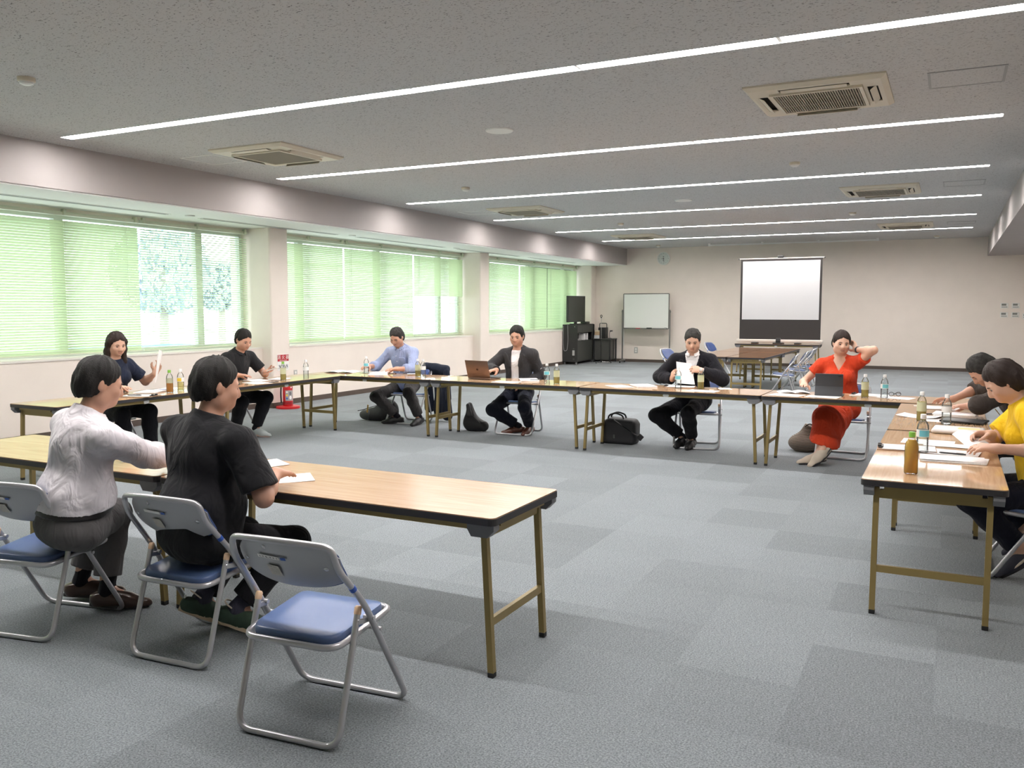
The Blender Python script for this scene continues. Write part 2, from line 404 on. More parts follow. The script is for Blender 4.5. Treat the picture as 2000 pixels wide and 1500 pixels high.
# venetian blinds, one thing each
def blind(y0, y1, tilt, label, seed=0, tilt_low=None, zlow=0, zb=.905, fan=0.0):
    t = thing('window_blind', label, 'window blind', (-8.945, (y0 + y1) / 2, zb - .035), 0, 'venetian blinds at the windows')
    hl = (y1 - y0) / 2; ztop = 2.50; o0 = zb - .035
    m = MB(); m.rbox((0, 0, ztop - .02 - o0), (.05, 2 * hl, .042), .006); m.build('headrail', M_pale, t, True)
    m = MB()
    for yb in (-hl + .05, 0, hl - .05): m.rbox((.012, yb, ztop - .005 - o0), (.06, .04, .075), .01)
    m.build('headrail_bracket', M_pale, t, True)
    rnd = random.Random(seed); m = MB(); p = 0.0300; w = 0.0360
    n = int((ztop - .085 - zb) / p)
    for i in range(n):
        z = zb + .012 + i * p
        a = tilt if (tilt_low is None or z > zlow) else tilt_low
        a += rnd.uniform(-.03, .03)
        dy = fan * (1 - i / n)
        c, s_ = math.cos(a), math.sin(a); q = []
        for u, bow in ((-.5, 0), (0, .003), (.5, 0)):
            q.append((u * w * c - bow * s_, u * w * s_ + bow * c))
        zz = z - o0
        vs = [(x, yy, zz + dz) for yy in (-hl + .005, hl - .005 + dy) for x, dz in q]
        m.add(vs, [(0, 1, 4, 3), (1, 2, 5, 4)])
    m.build('slats', M_slat, t, True)
    m = MB(); m.rbox((0, fan / 2, zb - o0 - .006), (.028, 2 * hl - .01 + fan, .014), .004); m.build('bottom_rail', M_pale, t, True)
    for yc in (-hl + .18, 0, hl - .18):
        m = MB()
        for xx in (-.017, .017): m.tube([(xx, yc, ztop - .05 - o0), (xx, yc, zb - o0)], .0012, 4)
        m.bb((-.018, yc - .002, zb - o0), (.018, yc + .002, zb - o0 + .003)); m.build('ladder_cord', M_pale, t)
    m = MB(); yc = -hl + .12
    m.tube(fillet([(.03, yc, ztop - .06 - o0), (.032, yc, 1.25 - o0), (.035, yc + .03, 1.15 - o0), (.032, yc + .05, 1.25 - o0), (.03, yc + .03, ztop - .06 - o0)], .04), .0018, 5)
    m.build('pull_cord', M_pale, t)
    return t
CL = 0.85
blind(-3.1, 3.15, CL, 'blind of the window beside the camera, beyond the picture', 1)
blind(3.66, 5.38, CL, 'blind at the near left, mostly beyond the picture edge', 2)
blind(5.40, 7.39, CL, 'pale green closed blind at the far left of the picture', 3)
blind(7.41, 9.22, 0.26, 'blind with slats turned open, white and bluish view outside, left of first pillar', 4)
blind(9.66, 11.395, CL, 'pale green closed blind just right of the first pillar', 5)
blind(11.41, 13.455, CL, 'pale green closed blind behind the person in the blue shirt', 6)
blind(13.47, 15.28, CL, 'blind closed above and open below, just left of the second pillar', 7, 0.22, 1.66)
blind(15.72, 17.875, CL, 'pale green closed blind just right of the second pillar', 8)
blind(17.89, 19.415, CL, 'pale green blind behind the head of the person in the grey jacket', 9)
blind(19.43, 21.30, CL, 'pale green blind next to the back corner, behind the television', 10)

# slot diffusers and downlights in the soffit
M_line = mat('slot_shadow', (0.22, 0.22, 0.21), 0.8)
for k, (a, b_, lab) in enumerate(((4.6, 7.4, 'long slot air vent in the soffit above the far left blind'), (7.9, 10.6, 'long slot air vent in the soffit above the open blind'),
        (11.1, 13.7, 'long slot air vent in the soffit above the blue shirt'), (14.2, 16.8, 'long slot air vent in the soffit near second pillar'), (17.3, 19.9, 'farthest long slot air vent in the soffit'))):
    t = thing('air_vent', lab, 'air vent', (-8.42, (a + b_) / 2, 2.545), 0, 'slot vents in the window soffit'); h = (b_ - a) / 2
    MB().bb((-.05, -h, -.004), (.05, h, .001)).build('vent_frame', M_soff, t)
    for xx in (-.022, .022): MB().bb((xx - .008, -h + .02, -.006), (xx + .008, h - .02, -.0035)).build('vent_slot', M_line, t)
for y, lab in ((7.62, 'small round fitting in the soffit above the open blind'), (10.8, 'small round fitting in the soffit right of first pillar'), (13.95, 'small round fitting in the soffit left of second pillar')):
    t = thing('sprinkler', lab, 'ceiling fitting', (-8.3, y, 2.545), 0, 'round fittings in the soffit')
    MB().lathe([(0.06, -.001), (.06, -.008), (.05, -.014), (.02, -.018), (0.001, -.018)][::-1], seg=20).build('cover_plate', M_soff, t, True)

# ceiling cassette air conditioners
M_acin = mat('air_conditioner_grille', (0.30, 0.27, 0.21), 0.7)
def aircon():
    t = thing('air_conditioner', '', 'air conditioner', (0, 0, ZC), 0, 'ceiling cassette air conditioners')
    h = .47; g = .30; z = -.035
    m = MB()                                   # panel ring with sloping outer edge, four outlets left open
    out = [(h, h), (-h, h), (-h, -h), (h, -h)]; i1 = [(h - .035, h - .035), (-h + .035, h - .035), (-h + .035, -h + .035), (h - .035, -h + .035)]
    vs = [(x, y, 0) for x, y in out] + [(x, y, -.012) for x, y in out] + [(x, y, z) for x, y in i1]
    m.add(vs, [(a, (a + 1) % 4, (a + 1) % 4 + 4, a + 4) for a in range(4)] + [(a + 4, (a + 1) % 4 + 4, (a + 1) % 4 + 8, a + 8) for a in range(4)])
    e = h - .035; o1 = .405; o0 = .335; L = .235
    for k in range(4):
        T = Matrix.Rotation(k * PI / 2, 4, 'Z'); q = MB(); q.T = T
        q.bb((-e if k % 2 == 0 else -o1, o1, z), (e if k % 2 == 0 else o1, e, z + .01))
        q.bb((-o0, g, z), (o0, o0, z + .01))
        q.bb((L, o0, z), (o1, o1, z + .01)) if k % 2 == 0 else q.bb((L, o0, z), (o0, o1, z + .01))
        q.bb((-o1, o0, z), (-L, o1, z + .01)) if k % 2 == 0 else q.bb((-o0, o0, z), (-L, o1, z + .01))
        m.add(q.v, q.f)
    m.build('panel', M_ivory, t)
    MB().bb((-e, -e, -.011), (e, e, -.006)).build('inner_cavity', M_dark, t)
    for k in range(4):
        f = MB(); f.T = Matrix.Rotation(k * PI / 2, 4, 'Z')
        f.rbox((0, .372 + (.012 if k in (0, 1) else 0), z - .006), (.44, .05, .005), .002, 1, rot('X', (.95, .5, .15, .75)[k])); f.build('louvre', M_ivory, t)
    m = MB()
    for k in range(34): m.bb((-g + .022 + k * (2 * g - .044) / 33 - .0045, -g + .01, z - .012), (-g + .022 + k * (2 * g - .044) / 33 + .0045, g - .01, z + .002))
    for yy in (-.1, .1): m.bb((-g + .01, yy - .004, z - .010), (g - .01, yy + .004, z + .001))
    m.build('intake_grille', M_acin, t)
    m = MB(); b0, b1 = g - .012, g + .012
    m.bb((-b1, b0, z - .016), (b1, b1, z)); m.bb((-b1, -b1, z - .016), (b1, -b0, z)); m.bb((-b1, -b0, z - .016), (-b0, b0, z)); m.bb((b0, -b0, z - .016), (b1, b0, z))
    m.build('grille_frame', M_ivory, t)
    return t
AC = [(-.915, 6.76, 'large ivory ceiling air conditioner at the upper right, nearest the camera'), (-6.13, 6.78, 'ivory ceiling air conditioner at the upper left, nearest the bulkhead and camera'),
      (-6.1, 12.42, 'ivory ceiling air conditioner in the middle of the window side row'), (-.89, 12.42, 'ivory ceiling air conditioner in the middle of the right hand row'),
      (-6.1, 17.95, 'small looking farthest air conditioner on the window side'), (-.83, 17.85, 'small looking farthest air conditioner on the right hand side')]
ac0 = aircon()
for k, (x, y, lab) in enumerate(AC):
    if k == 0: place(ac0, (x, y, ZC)); ac0['label'] = lab
    else: dup(ac0, (x, y, ZC), 0, lab)

# smoke detectors, loudspeakers, hatches
def detector():
    t = thing('smoke_detector', '', 'smoke detector', (0, 0, ZC), 0, 'smoke detectors on the ceiling')
    MB().lathe([(.001, -.03), (.05, -.03), (.056, -.024), (.056, -.0005)], seg=24).build('detector_base', M_ivory, t, True)
    MB().lathe([(.001, -.05), (.025, -.049), (.042, -.04), (.046, -.0295)], seg=24).build('sensor_head', M_white, t, True)
    return t
SD = [(-5.66, 3.82, 'smoke detector at the upper left corner of the ceiling, nearest the camera'), (-5.67, 9.77, 'smoke detector between the second and third light strips, left side'),
      (-1.56, 9.72, 'smoke detector between the second and third light strips, right side'), (-1.5, 15.17, 'tiny smoke detector between fourth and fifth strips, right side'),
      (-5.49, 15.14, 'tiny smoke detector between fourth and fifth strips, left side'), (-.34, 20.8, 'tiny smoke detector near the back wall at the right'), (-6.55, 20.8, 'tiny smoke detector above the wall clock')]
d0 = detector()
for k, (x, y, lab) in enumerate(SD):
    if k == 0: place(d0, (x, y, ZC)); d0['label'] = lab
    else: dup(d0, (x, y, ZC), 0, lab)
for (x, y, lab) in ((-3.6, 6.8, 'round grey ceiling loudspeaker between the first two light strips'), (-3.52, 12.35, 'small looking round ceiling loudspeaker between the third and fourth strips')):
    t = thing('ceiling_speaker', lab, 'loudspeaker', (x, y, ZC), 0, 'ceiling loudspeakers')
    MB().lathe([(.105, -.012), (.118, -.012), (.124, -.006), (.124, -.0005)], seg=36).build('rim', M_white, t, True)
    MB().lathe([(.001, -.010), (.108, -.010), (.108, -.004)], seg=36).build('speaker_grille', mat('speaker_mesh', (0.25, 0.25, 0.25), .7), t, True)
def hatch(x, y, wx, wy, m, lab):
    t = thing('access_hatch', lab, 'ceiling hatch', (x, y, ZC), 0, 'ceiling access hatches'); f = .018; q = MB()
    q.bb((-wx, -wy, -.004), (wx, -wy + f, -.0003)); q.bb((-wx, wy - f, -.004), (wx, wy, -.0003)); q.bb((-wx, -wy + f, -.004), (-wx + f, wy - f, -.0003)); q.bb((wx - f, -wy + f, -.004), (wx, wy - f, -.0003))
    q.build('hatch_frame', m, t); MB().bb((-wx + f, -wy + f, -.002), (wx - f, wy - f, -.0003)).build('hatch_panel', M_ceil, t)
hatch(.03, 6.71, .235, .235, M_grey, 'square framed ceiling hatch at the upper right, nearest the camera')
hatch(.08, 12.28, .235, .25, M_grey, 'square framed ceiling hatch at the right, between the third and fourth strips')
hatch(.1, 17.85, .235, .25, M_grey, 'faint square ceiling hatch at the right, farthest back')
hatch(-6.98, 6.75, .24, .24, M_soff, 'pale square ceiling hatch left of the near window side air conditioner')
hatch(-6.98, 12.4, .24, .24, M_soff, 'pale square ceiling hatch left of the middle window side air conditioner')
# curtain track before the back wall
t = thing('ceiling_track', 'slim white rail fixed under the ceiling just before the back wall', 'ceiling rail', (-3.4, 20.85, ZC))
MB().bb((-1.9, -.02, -.06), (1.9, .02, -.03)).build('rail', M_chan, t)
for xx in (-1.88, -.63, .63, 1.88): MB().bb((xx - .025, -.03, -.065), (xx + .025, .03, -.0003)).build('rail_bracket', M_chan, t)

# ------------------------------------------------------------------ outside, seen through the open slats
M_pave = mat('pale_paving', (0.62, 0.62, 0.60), .9, var=.08, vscale=.6)
struct(MB().bb((-90, -60, -.9), (-9.9, 110, -.6)), 'ground', M_pave)
M_leaf = mat('tree_leaves', (0.44, 0.50, 0.55), .8, var=.3, vscale=2.2)
rnd = random.Random(5)
def tree(x, y, h, r, lab):
    t = thing('tree', lab, 'tree', (x, y, -.6), 0, 'trees outside')
    m = MB()
    for k in range(2600):
        a, c = rnd.uniform(0, 2 * PI), rnd.uniform(-1, 1); q = r * rnd.uniform(.45, 1) ** .5
        p = V((math.cos(a) * math.sqrt(1 - c * c) * q, math.sin(a) * math.sqrt(1 - c * c) * q, h + c * q * .9))
        R_ = Euler((rnd.uniform(0, 6), rnd.uniform(0, 6), rnd.uniform(0, 6))).to_matrix(); s_ = .11
        m.add([p + R_ @ V(z) for z in ((-s_, 0, 0), (0, -s_ * .5, 0), (s_, 0, 0), (0, s_ * .5, 0))], [(0, 1, 2, 3)])
    m.build('foliage', M_leaf, t); MB().tube([(0, 0, 0), (.05, 0, h * .6), (0, .05, h)], [.16, .13, .07], 8).build('trunk', mat('tree_bark', (.34, .30, .27), .9), t, True)
tree(-22, 19.0, 3.2, 1.55, 'bushy tree outside the open blind'); tree(-26, 25.3, 2.9, 1.1, 'smaller tree outside right of the bushy one')
m = MB(); m.rbox((0, 0, .55), (1.2, 4.6, .9), .08)
o = m.build('tarpaulin_stack', mat('blue_tarpaulin', (0.05, 0.25, 0.62), .5), None, True); place(o, (-19.5, 15.6, -.6)); tag(o, 'blue covered stack outside the open blind', 'tarpaulin')
# ------------------------------------------------------------------ folding tables
M_top = wood_mat('oak_laminate', (0.49, 0.305, 0.175), (0.60, 0.405, 0.245), 0.055)
M_topn = wood_mat('worn_oak_laminate', (0.40, 0.235, 0.130), (0.49, 0.315, 0.185), 0.2)
M_topdk = wood_mat('brown_laminate', (0.25, 0.13, 0.065), (0.34, 0.185, 0.10), 0.055)
M_edge = mat('black_edge_band', (0.022, 0.020, 0.022), 0.45)
M_gold = mat('khaki_gold_steel', (0.27, 0.20, 0.075), 0.42, metal=0.35)
M_brk = mat('grey_corner_plastic', (0.17, 0.17, 0.18), 0.5)
M_foot = mat('black_rubber', (0.012, 0.012, 0.012), 0.7)
TZ = 0.64
def rrect(hx, hy, r, n=5):
    out = []
    for cx, cy, a0 in ((hx - r, hy - r, 0), (-hx + r, hy - r, PI / 2), (-hx + r, -hy + r, PI), (hx - r, -hy + r, 3 * PI / 2)):
        for k in range(n + 1): out.append((cx + r * math.cos(a0 + k * PI / 2 / n), cy + r * math.sin(a0 + k * PI / 2 / n)))
    return out
def make_table(L=1.78, D=0.595, topm=None, marker=True, brackets=True, grp='folding tables set out in a square'):
    t = thing('folding_table', '', 'table', (0, 0, 0), 0, grp)
    hx, hy = L / 2 - .003, D / 2
    MB().prism(rrect(hx - .003, hy - .003, .022), TZ - .004, TZ).build('tabletop', topm or M_top, t)
    MB().prism(rrect(hx, hy, .025), TZ - .030, TZ - .004).build('edge_band', M_edge, t)
    for s_ in (-1, 1):
        MB().bb((-hx + .12, s_ * (hy - .045) - .012, TZ - .058), (hx - .12, s_ * (hy - .045) + .012, TZ - .030)).build('side_rail', M_gold, t)
        m = MB(); m.bb((s_ * (hx - .032) - .008, -hy + .1, TZ - .050), (s_ * (hx - .032) + .008, hy - .1, TZ - .030)); m.build('end_rail', M_gold, t)
    if brackets:
        for sx in (-1, 1):
            for sy in (-1, 1):
                m = MB()
                poly = [(0, 0), (.125, 0), (.125, .02), (.10, .048), (.03, .048), (0, .02)]
                m.prism([(sx * (hx - .008 - a), b) for a, b in [(0, 0), (.115, 0), (.115, .022), (.098, .05), (.028, .05), (0, .022)]], 0, .045, None,
                        Matrix(((1, 0, 0, 0), (0, 0, sy, sy * (hy - .058)), (0, -1, 0, TZ - .030), (0, 0, 0, 1))))
                m.build('corner_bracket', M_brk, t)
    ly = .232; w = .0125
    for sx in (-1, 1):
        for sy in (-1, 1):
            m = MB(); xt, xb = sx * (hx - .075), sx * (hx - .045); yb = sy * ly; z0, z1 = .018, TZ - .045
            vs = [(xb - w, yb - w, z0), (xb + w, yb - w, z0), (xb + w, yb + w, z0), (xb - w, yb + w, z0), (xt - w, yb - w, z1), (xt + w, yb - w, z1), (xt + w, yb + w, z1), (xt - w, yb + w, z1)]
            m.add(vs, [(3, 2, 1, 0), (4, 5, 6, 7), (0, 1, 5, 4), (1, 2, 6, 5), (2, 3, 7, 6), (3, 0, 4, 7)])
            lg = m.build('leg', M_gold, t)
            MB().rbox((xb, yb, .0105), (.027, .027, .021), .003).build('foot', M_foot, lg)
        zc = .215; xc = sx * (hx - .045 - .03 * zc / TZ)
        MB().bb((xc - .009, -ly + w, zc - .016), (xc + .009, ly - w, zc + .016)).build('crossbar', M_gold, t)
        zc = TZ - .075; xc = sx * (hx - .074)
        MB().bb((xc - .009, -ly + w, zc - .02), (xc + .009, ly - w, zc + .02)).build('upper_crossbar', M_gold, t)
    if marker:
        m = MB(); m.lathe([(.030, -.0015), (.030, .0015)], (0, 0, 0), 20, None, rot('X', PI / 2), 1.0, .55)
        m.v = [(x - .0, y - hy + .0315, z + TZ - .044) for x, y, z in m.v]
        m.build('oval_sticker', M_white, t)
    return t
tb = make_table(marker=True)
place(tb, (-4.165, 8.19, 0), -.013); tb['label'] = 'folding table of the far row with the closed bronze laptop open on it'
tb['label'] = 'far row folding table carrying the bronze laptop'
dup(tb, (-5.965, 8.22, 0), -.008, 'far row folding table in front of the person in the blue shirt, in the corner')
dup(tb, (-2.375, 8.125, 0), -.012, 'far row folding table in front of the person in the dark suit')
dup(tb, (-.595, 8.085, 0), -.01, 'far row folding table carrying the tablet, in front of the orange dress')
dup(tb, (-6.57, 7.03, 0), PI / 2, 'window side folding table in front of the seated person in the black polo shirt')
dup(tb, (-6.575, 5.235, 0), PI / 2, 'window side folding table at far left, before the long haired person')
dup(tb, (-.043, 5.075, 0), -PI / 2 , 'right hand folding table whose free end faces the camera, glints on its top')
t5 = make_table(topm=M_topn); place(t5, (-2.366, 3.043, 0), PI); t5['label'] = 'nearest folding table, its empty end at the centre of the picture'
dup(t5, (-4.155, 3.043, 0), PI, 'near folding table at the left picture edge, before the person in white')
t2 = make_table(L=1.70, marker=False); place(t2, (-.043, 6.86, 0), PI / 2); t2['label'] = 'right hand folding table in the back corner, before the person in grey brown'

# tables standing further back
t3 = make_table(topm=M_topdk, marker=False, grp='folding tables in the back part of the room')
place(t3, (-2.88, 14.68, 0), PI / 2); t3['label'] = 'brown topped folding table in the back group, beside the three folding chairs'
dup(t3, (-3.49, 14.70, 0), PI / 2, 'brown topped folding table in the back group, left of the one beside the chairs')
dup(t3, (-2.88, 16.48, 0), PI / 2, 'brown topped folding table in the back group, behind the one beside the chairs')
dup(t3, (-3.49, 16.50, 0), PI / 2, 'brown topped folding table in the back group, far left one behind the suited person')
t4 = make_table(L=1.78, topm=M_topdk, marker=True, grp='folding tables in the back part of the room'); place(t4, (-3.37, 19.48, 0), 0); t4['label'] = 'folding table before the back wall carrying the projection screen'

# ------------------------------------------------------------------ folding chairs
M_tube_ = mat('grey_lacquered_tube', (0.50, 0.50, 0.52), 0.30, metal=0.55)
M_pan = mat('grey_steel_back', (0.43, 0.435, 0.455), 0.30, metal=0.35)
M_vinyl = mat('blue_vinyl', (0.095, 0.150, 0.31), 0.30, bump=.06, bscale=350)
M_navy = mat('navy_vinyl', (0.028, 0.060, 0.19), 0.4)
M_beige = mat('beige_cap', (0.72, 0.50, 0.33), 0.5)
M_paper = mat('sheet_paper', (0.86, 0.84, 0.83), 0.75)
M_label = mat('aged_label', (0.55, 0.52, 0.47), 0.7, var=.06, vscale=90)
M_ink = mat('grey_ink', (0.16, 0.16, 0.18), 0.7)
M_blue = mat('blue_tape', (0.03, 0.10, 0.45), 0.5)
M_bolt = mat('steel_bolt', (0.6, 0.6, 0.6), 0.25, metal=0.9)
def pan_pt(u, v, off=0.0):
    """backrest surface: u across, v up; off pushes it forward"""
    x = u * .196
    ztop = .677 - .055 * max(0, abs(u) - .62) ** 1.5 * 4; zbot = .522 - .022 * (1 - u * u) + .02 * abs(u) ** 4
    z = zbot + (ztop - zbot) * v
    y = .205 - .61 * z - .034 * (1 - u * u) + .006 - .008 * math.sin(v * PI)
    return (x, y + off, z + off * .5)
def make_chair():
    t = thing('folding_chair', '', 'chair', (0, 0, 0), 0, 'grey folding chairs with blue seats')
    r = .0108
    half = [(0, .205, r), (.226, .205, r), (.221, -.0685, .45), (.199, -.192, .60), (.196, -.212, .672), (.10, -.243, .684), (0, -.250, .686)]
    path = [(-x, y, z) for x, y, z in half[::-1]] + half[1:]
    loop = fillet([(0, .205, r)] + [(x, y, z) for x, y, z in half[1:-1]] + [(0, -.25, .686)] + [(-x, y, z) for x, y, z in half[-2:0:-1]] + [(0, .205, r)], .055, 6)
    MB().tube(loop, r, 12).build('front_frame', M_tube_, t, True)
    lp = fillet([(-.2, -.075, .425), (-.2, -.205, r), (.2, -.205, r), (.2, -.075, .425)], .06, 7)
    MB().tube(lp, r, 12).build('rear_leg_frame', M_tube_, t, True)
    for s_ in (-1, 1):
        d = V((0, .13, .414)).normalized(); p = V((s_ * .2, -.075, .425))
        MB().tube([p - d * .012, p + d * .010, p + d * .016], [.0122, .0122, .008], 12).build('leg_cap', M_beige, t, True)
        m = MB(); m.rbox((s_ * .209, -.055, .385), (.006, .075, .020), .003, 1, rot('X', -.15)); m.tube([(s_ * .196, -.03, .39), (s_ * .236, -.03, .39)], .008, 8)
        m.tube([(s_ * .185, .012, .318 + .02), (s_ * .238, .012, .318 + .02)], .007, 8)
        m.build('hinge', M_tube_, t, True)
    # seat: rim and cushion
    def outline(g=0.0, n=6):
        pts = [(-.181 - g, -.185 - g), (.181 + g, -.185 - g), (.186 + g, .155 + g), (-.186 - g, .155 + g)]
        return fillet_closed(pts, (.065, .065, .035, .035), n)
    z_at = lambda y: .338 + .085 * (y + .172)
    ring = [(x, y, z_at(y) - .008) for x, y in outline(.002)]
    MB().tube(ring + [ring[0], ring[1]], .0115, 10).build('seat_rim', M_tube_, t, True)
    o0 = outline(-.012); levels = [(1.0, -.006), (1.0, .010), (.985, .0165), (.93, .0195), (.6, .0205), (.2, .0205)]
    vs = []; n = len(o0)
    for sc, dz in levels:
        for x, y in o0: vs.append((x * sc, (y + .008) * sc - .008, z_at((y + .008) * sc - .008) + dz - (.004 if sc < .7 else 0)))
    fs = [(i * n + k, i * n + (k + 1) % n, (i + 1) * n + (k + 1) % n, (i + 1) * n + k) for i in range(len(levels) - 1) for k in range(n)]
    fs += [tuple((len(levels) - 1) * n + k for k in range(n)), tuple(range(n - 1, -1, -1))]
    MB().add(vs, fs).build('seat', M_vinyl, t, True, 50)
    # backrest: pressed grey pan behind, vinyl pad in front
    b = MB().sheet(lambda u, v: pan_pt(u * 2 - 1, v), 24, 8, .003).build('backrest', M_pan, t, True)
    MB().sheet(lambda u, v: pan_pt((u * 2 - 1) * .95, -.04 + v * 1.0, .016 - .010 * abs(2 * v - 1) ** 4 - .006 * abs(2 * u - 1) ** 6), 20, 8, .010).build('back_pad', M_navy, t, True, 60)
    def on_pan(u, v, lift=.0022):
        p = V(pan_pt(u, v)); du = (V(pan_pt(u + .02, v)) - V(pan_pt(u - .02, v))).normalized(); dv = (V(pan_pt(u, v + .03)) - V(pan_pt(u, v - .03))).normalized()
        nn = du.cross(dv).normalized()                     # seen from behind: text runs towards +u
        if nn.y > 0: nn = -nn
        dv = nn.cross(du).normalized()
        return Matrix(((du.x, dv.x, nn.x, p.x + nn.x * (lift + .003)), (du.y, dv.y, nn.y, p.y + nn.y * (lift + .003)), (du.z, dv.z, nn.z, p.z + nn.z * (lift + .003)), (0, 0, 0, 1)))
    for u, v in ((-.30, .86), (-.86, .52), (.74, .45)):
        m = MB(); m.T = on_pan(u, v, -.003); m.lathe([(.0085, 0), (.0085, .001), (.006, .003), (.003, .0035), (.001, .0035)], seg=12); m.build('bolt', M_bolt, t, True)
    m = MB(); m.T = on_pan(-.26, .66); m.box((0, 0, 0), (.088, .013, .0006))
    tp = m.build('name_tape', M_paper, b)
    m = MB(); m.T = on_pan(-.26, .66, .0027)
    for k, x in enumerate((-.035, -.022, -.009, .009, .022, .035)):
        m.box((x, .0006 * (k % 2), 0), (.0052, .0016, .0003)); m.box((x, 0, 0), (.0014, .0064, .0003)); m.box((x + .0012, -.0022, 0), (.0040, .0012, .0003))
    m.build('lettering', M_ink, tp)
    m = MB(); m.T = on_pan(.035, .655); m.box((.0, 0, 0), (.020, .011, .0006)); m.build('blue_tag', M_blue, b)
    m = MB(); m.T = on_pan(-.25, .36); m.box((0, 0, 0), (.047, .050, .0005)); lb = m.build('care_label', M_label, b)
    m = MB(); m.T = on_pan(-.25, .36, .0026)
    m.box((-.012, .019, 0), (.016, .004, .0003)); m.box((.008, .018, 0), (.014, .003, .0003))
    for k in range(7): m.box((0, .011 - k * .005, 0), (.038 - (k % 3) * .005, .0010, .0003))
    m.build('print', mat('faded_ink', (.38, .36, .34), .8), lb)
    p = V((.2115, -.122, .515)); d = V((.02, .11, -.15)).normalized()
    MB().tube([p - d * .009, p + d * .009], .0118, 12).build('blue_band', M_blue, t, True)
    return t
def fillet_closed(pts, rs, n=5):
    P = [V((x, y, 0)) for x, y in pts]; out = []
    for i, b in enumerate(P):
        a, c = P[i - 1], P[(i + 1) % len(P)]; p, q = b + (a - b).normalized() * rs[i], b + (c - b).normalized() * rs[i]
        for k in range(n + 1):
            u = k / n; w = p * (1 - u) ** 2 + b * 2 * u * (1 - u) + q * u * u; out.append((w.x, w.y))
    return out
ch = make_chair()
place(ch, (-1.912, 2.275, 0), .09); ch['label'] = 'empty blue seated folding chair, nearest the camera'
CH = {}
for key, x, y, rz, lab in (
    ('P10', -2.757, 2.535, .07, 'folding chair under the person in the black T-shirt'),
    ('P9', -3.585, 2.415, .19, 'folding chair under the person in the white shirt, at left picture edge'),
    ('P1', -7.16, 5.50, -PI / 2, 'folding chair under the person with long hair beside the window'),
    ('P2', -7.13, 7.02, -PI / 2, 'folding chair under the person in the black polo shirt beside the window'),
    ('P3', -5.96, 8.86, PI, 'folding chair under the person in the blue shirt, dark coat hung on it'),
    ('P4', -4.34, 8.68, PI + .06, 'folding chair under the person in the grey jacket at the laptop'),
    ('P5', -2.27, 8.65, PI + .16, 'folding chair under the person in the dark suit'),
    ('P6', -.87, 8.70, PI - .03, 'folding chair under the person in the orange dress'),
    ('P7', .60, 7.10, PI / 2, 'folding chair under the person in the grey brown shirt, hidden by the table'),
    ('P8', .44, 5.27, PI / 2, 'folding chair under the person in yellow at the right picture edge'),
    ('b1', -4.38, 15.05, -PI / 2 - .25, 'empty folding chair in the background left of the suited person, blue back visible'),
    ('b2', -4.42, 18.3, -PI / 2 - .2, 'empty folding chair far back, its blue back showing over the suited shoulder'),
    ('b3', -2.38, 14.25, PI / 2 + .1, 'empty background folding chair, nearest of three in a row beside the brown tables'),
    ('b4', -2.38, 15.45, PI / 2 + .05, 'empty background folding chair, middle one of three beside the brown tables'),
    ('b5', -2.40, 16.45, PI / 2, 'empty background folding chair, farthest of three beside the brown tables')):
    CH[key] = dup(ch, (x, y, 0), rz, lab)
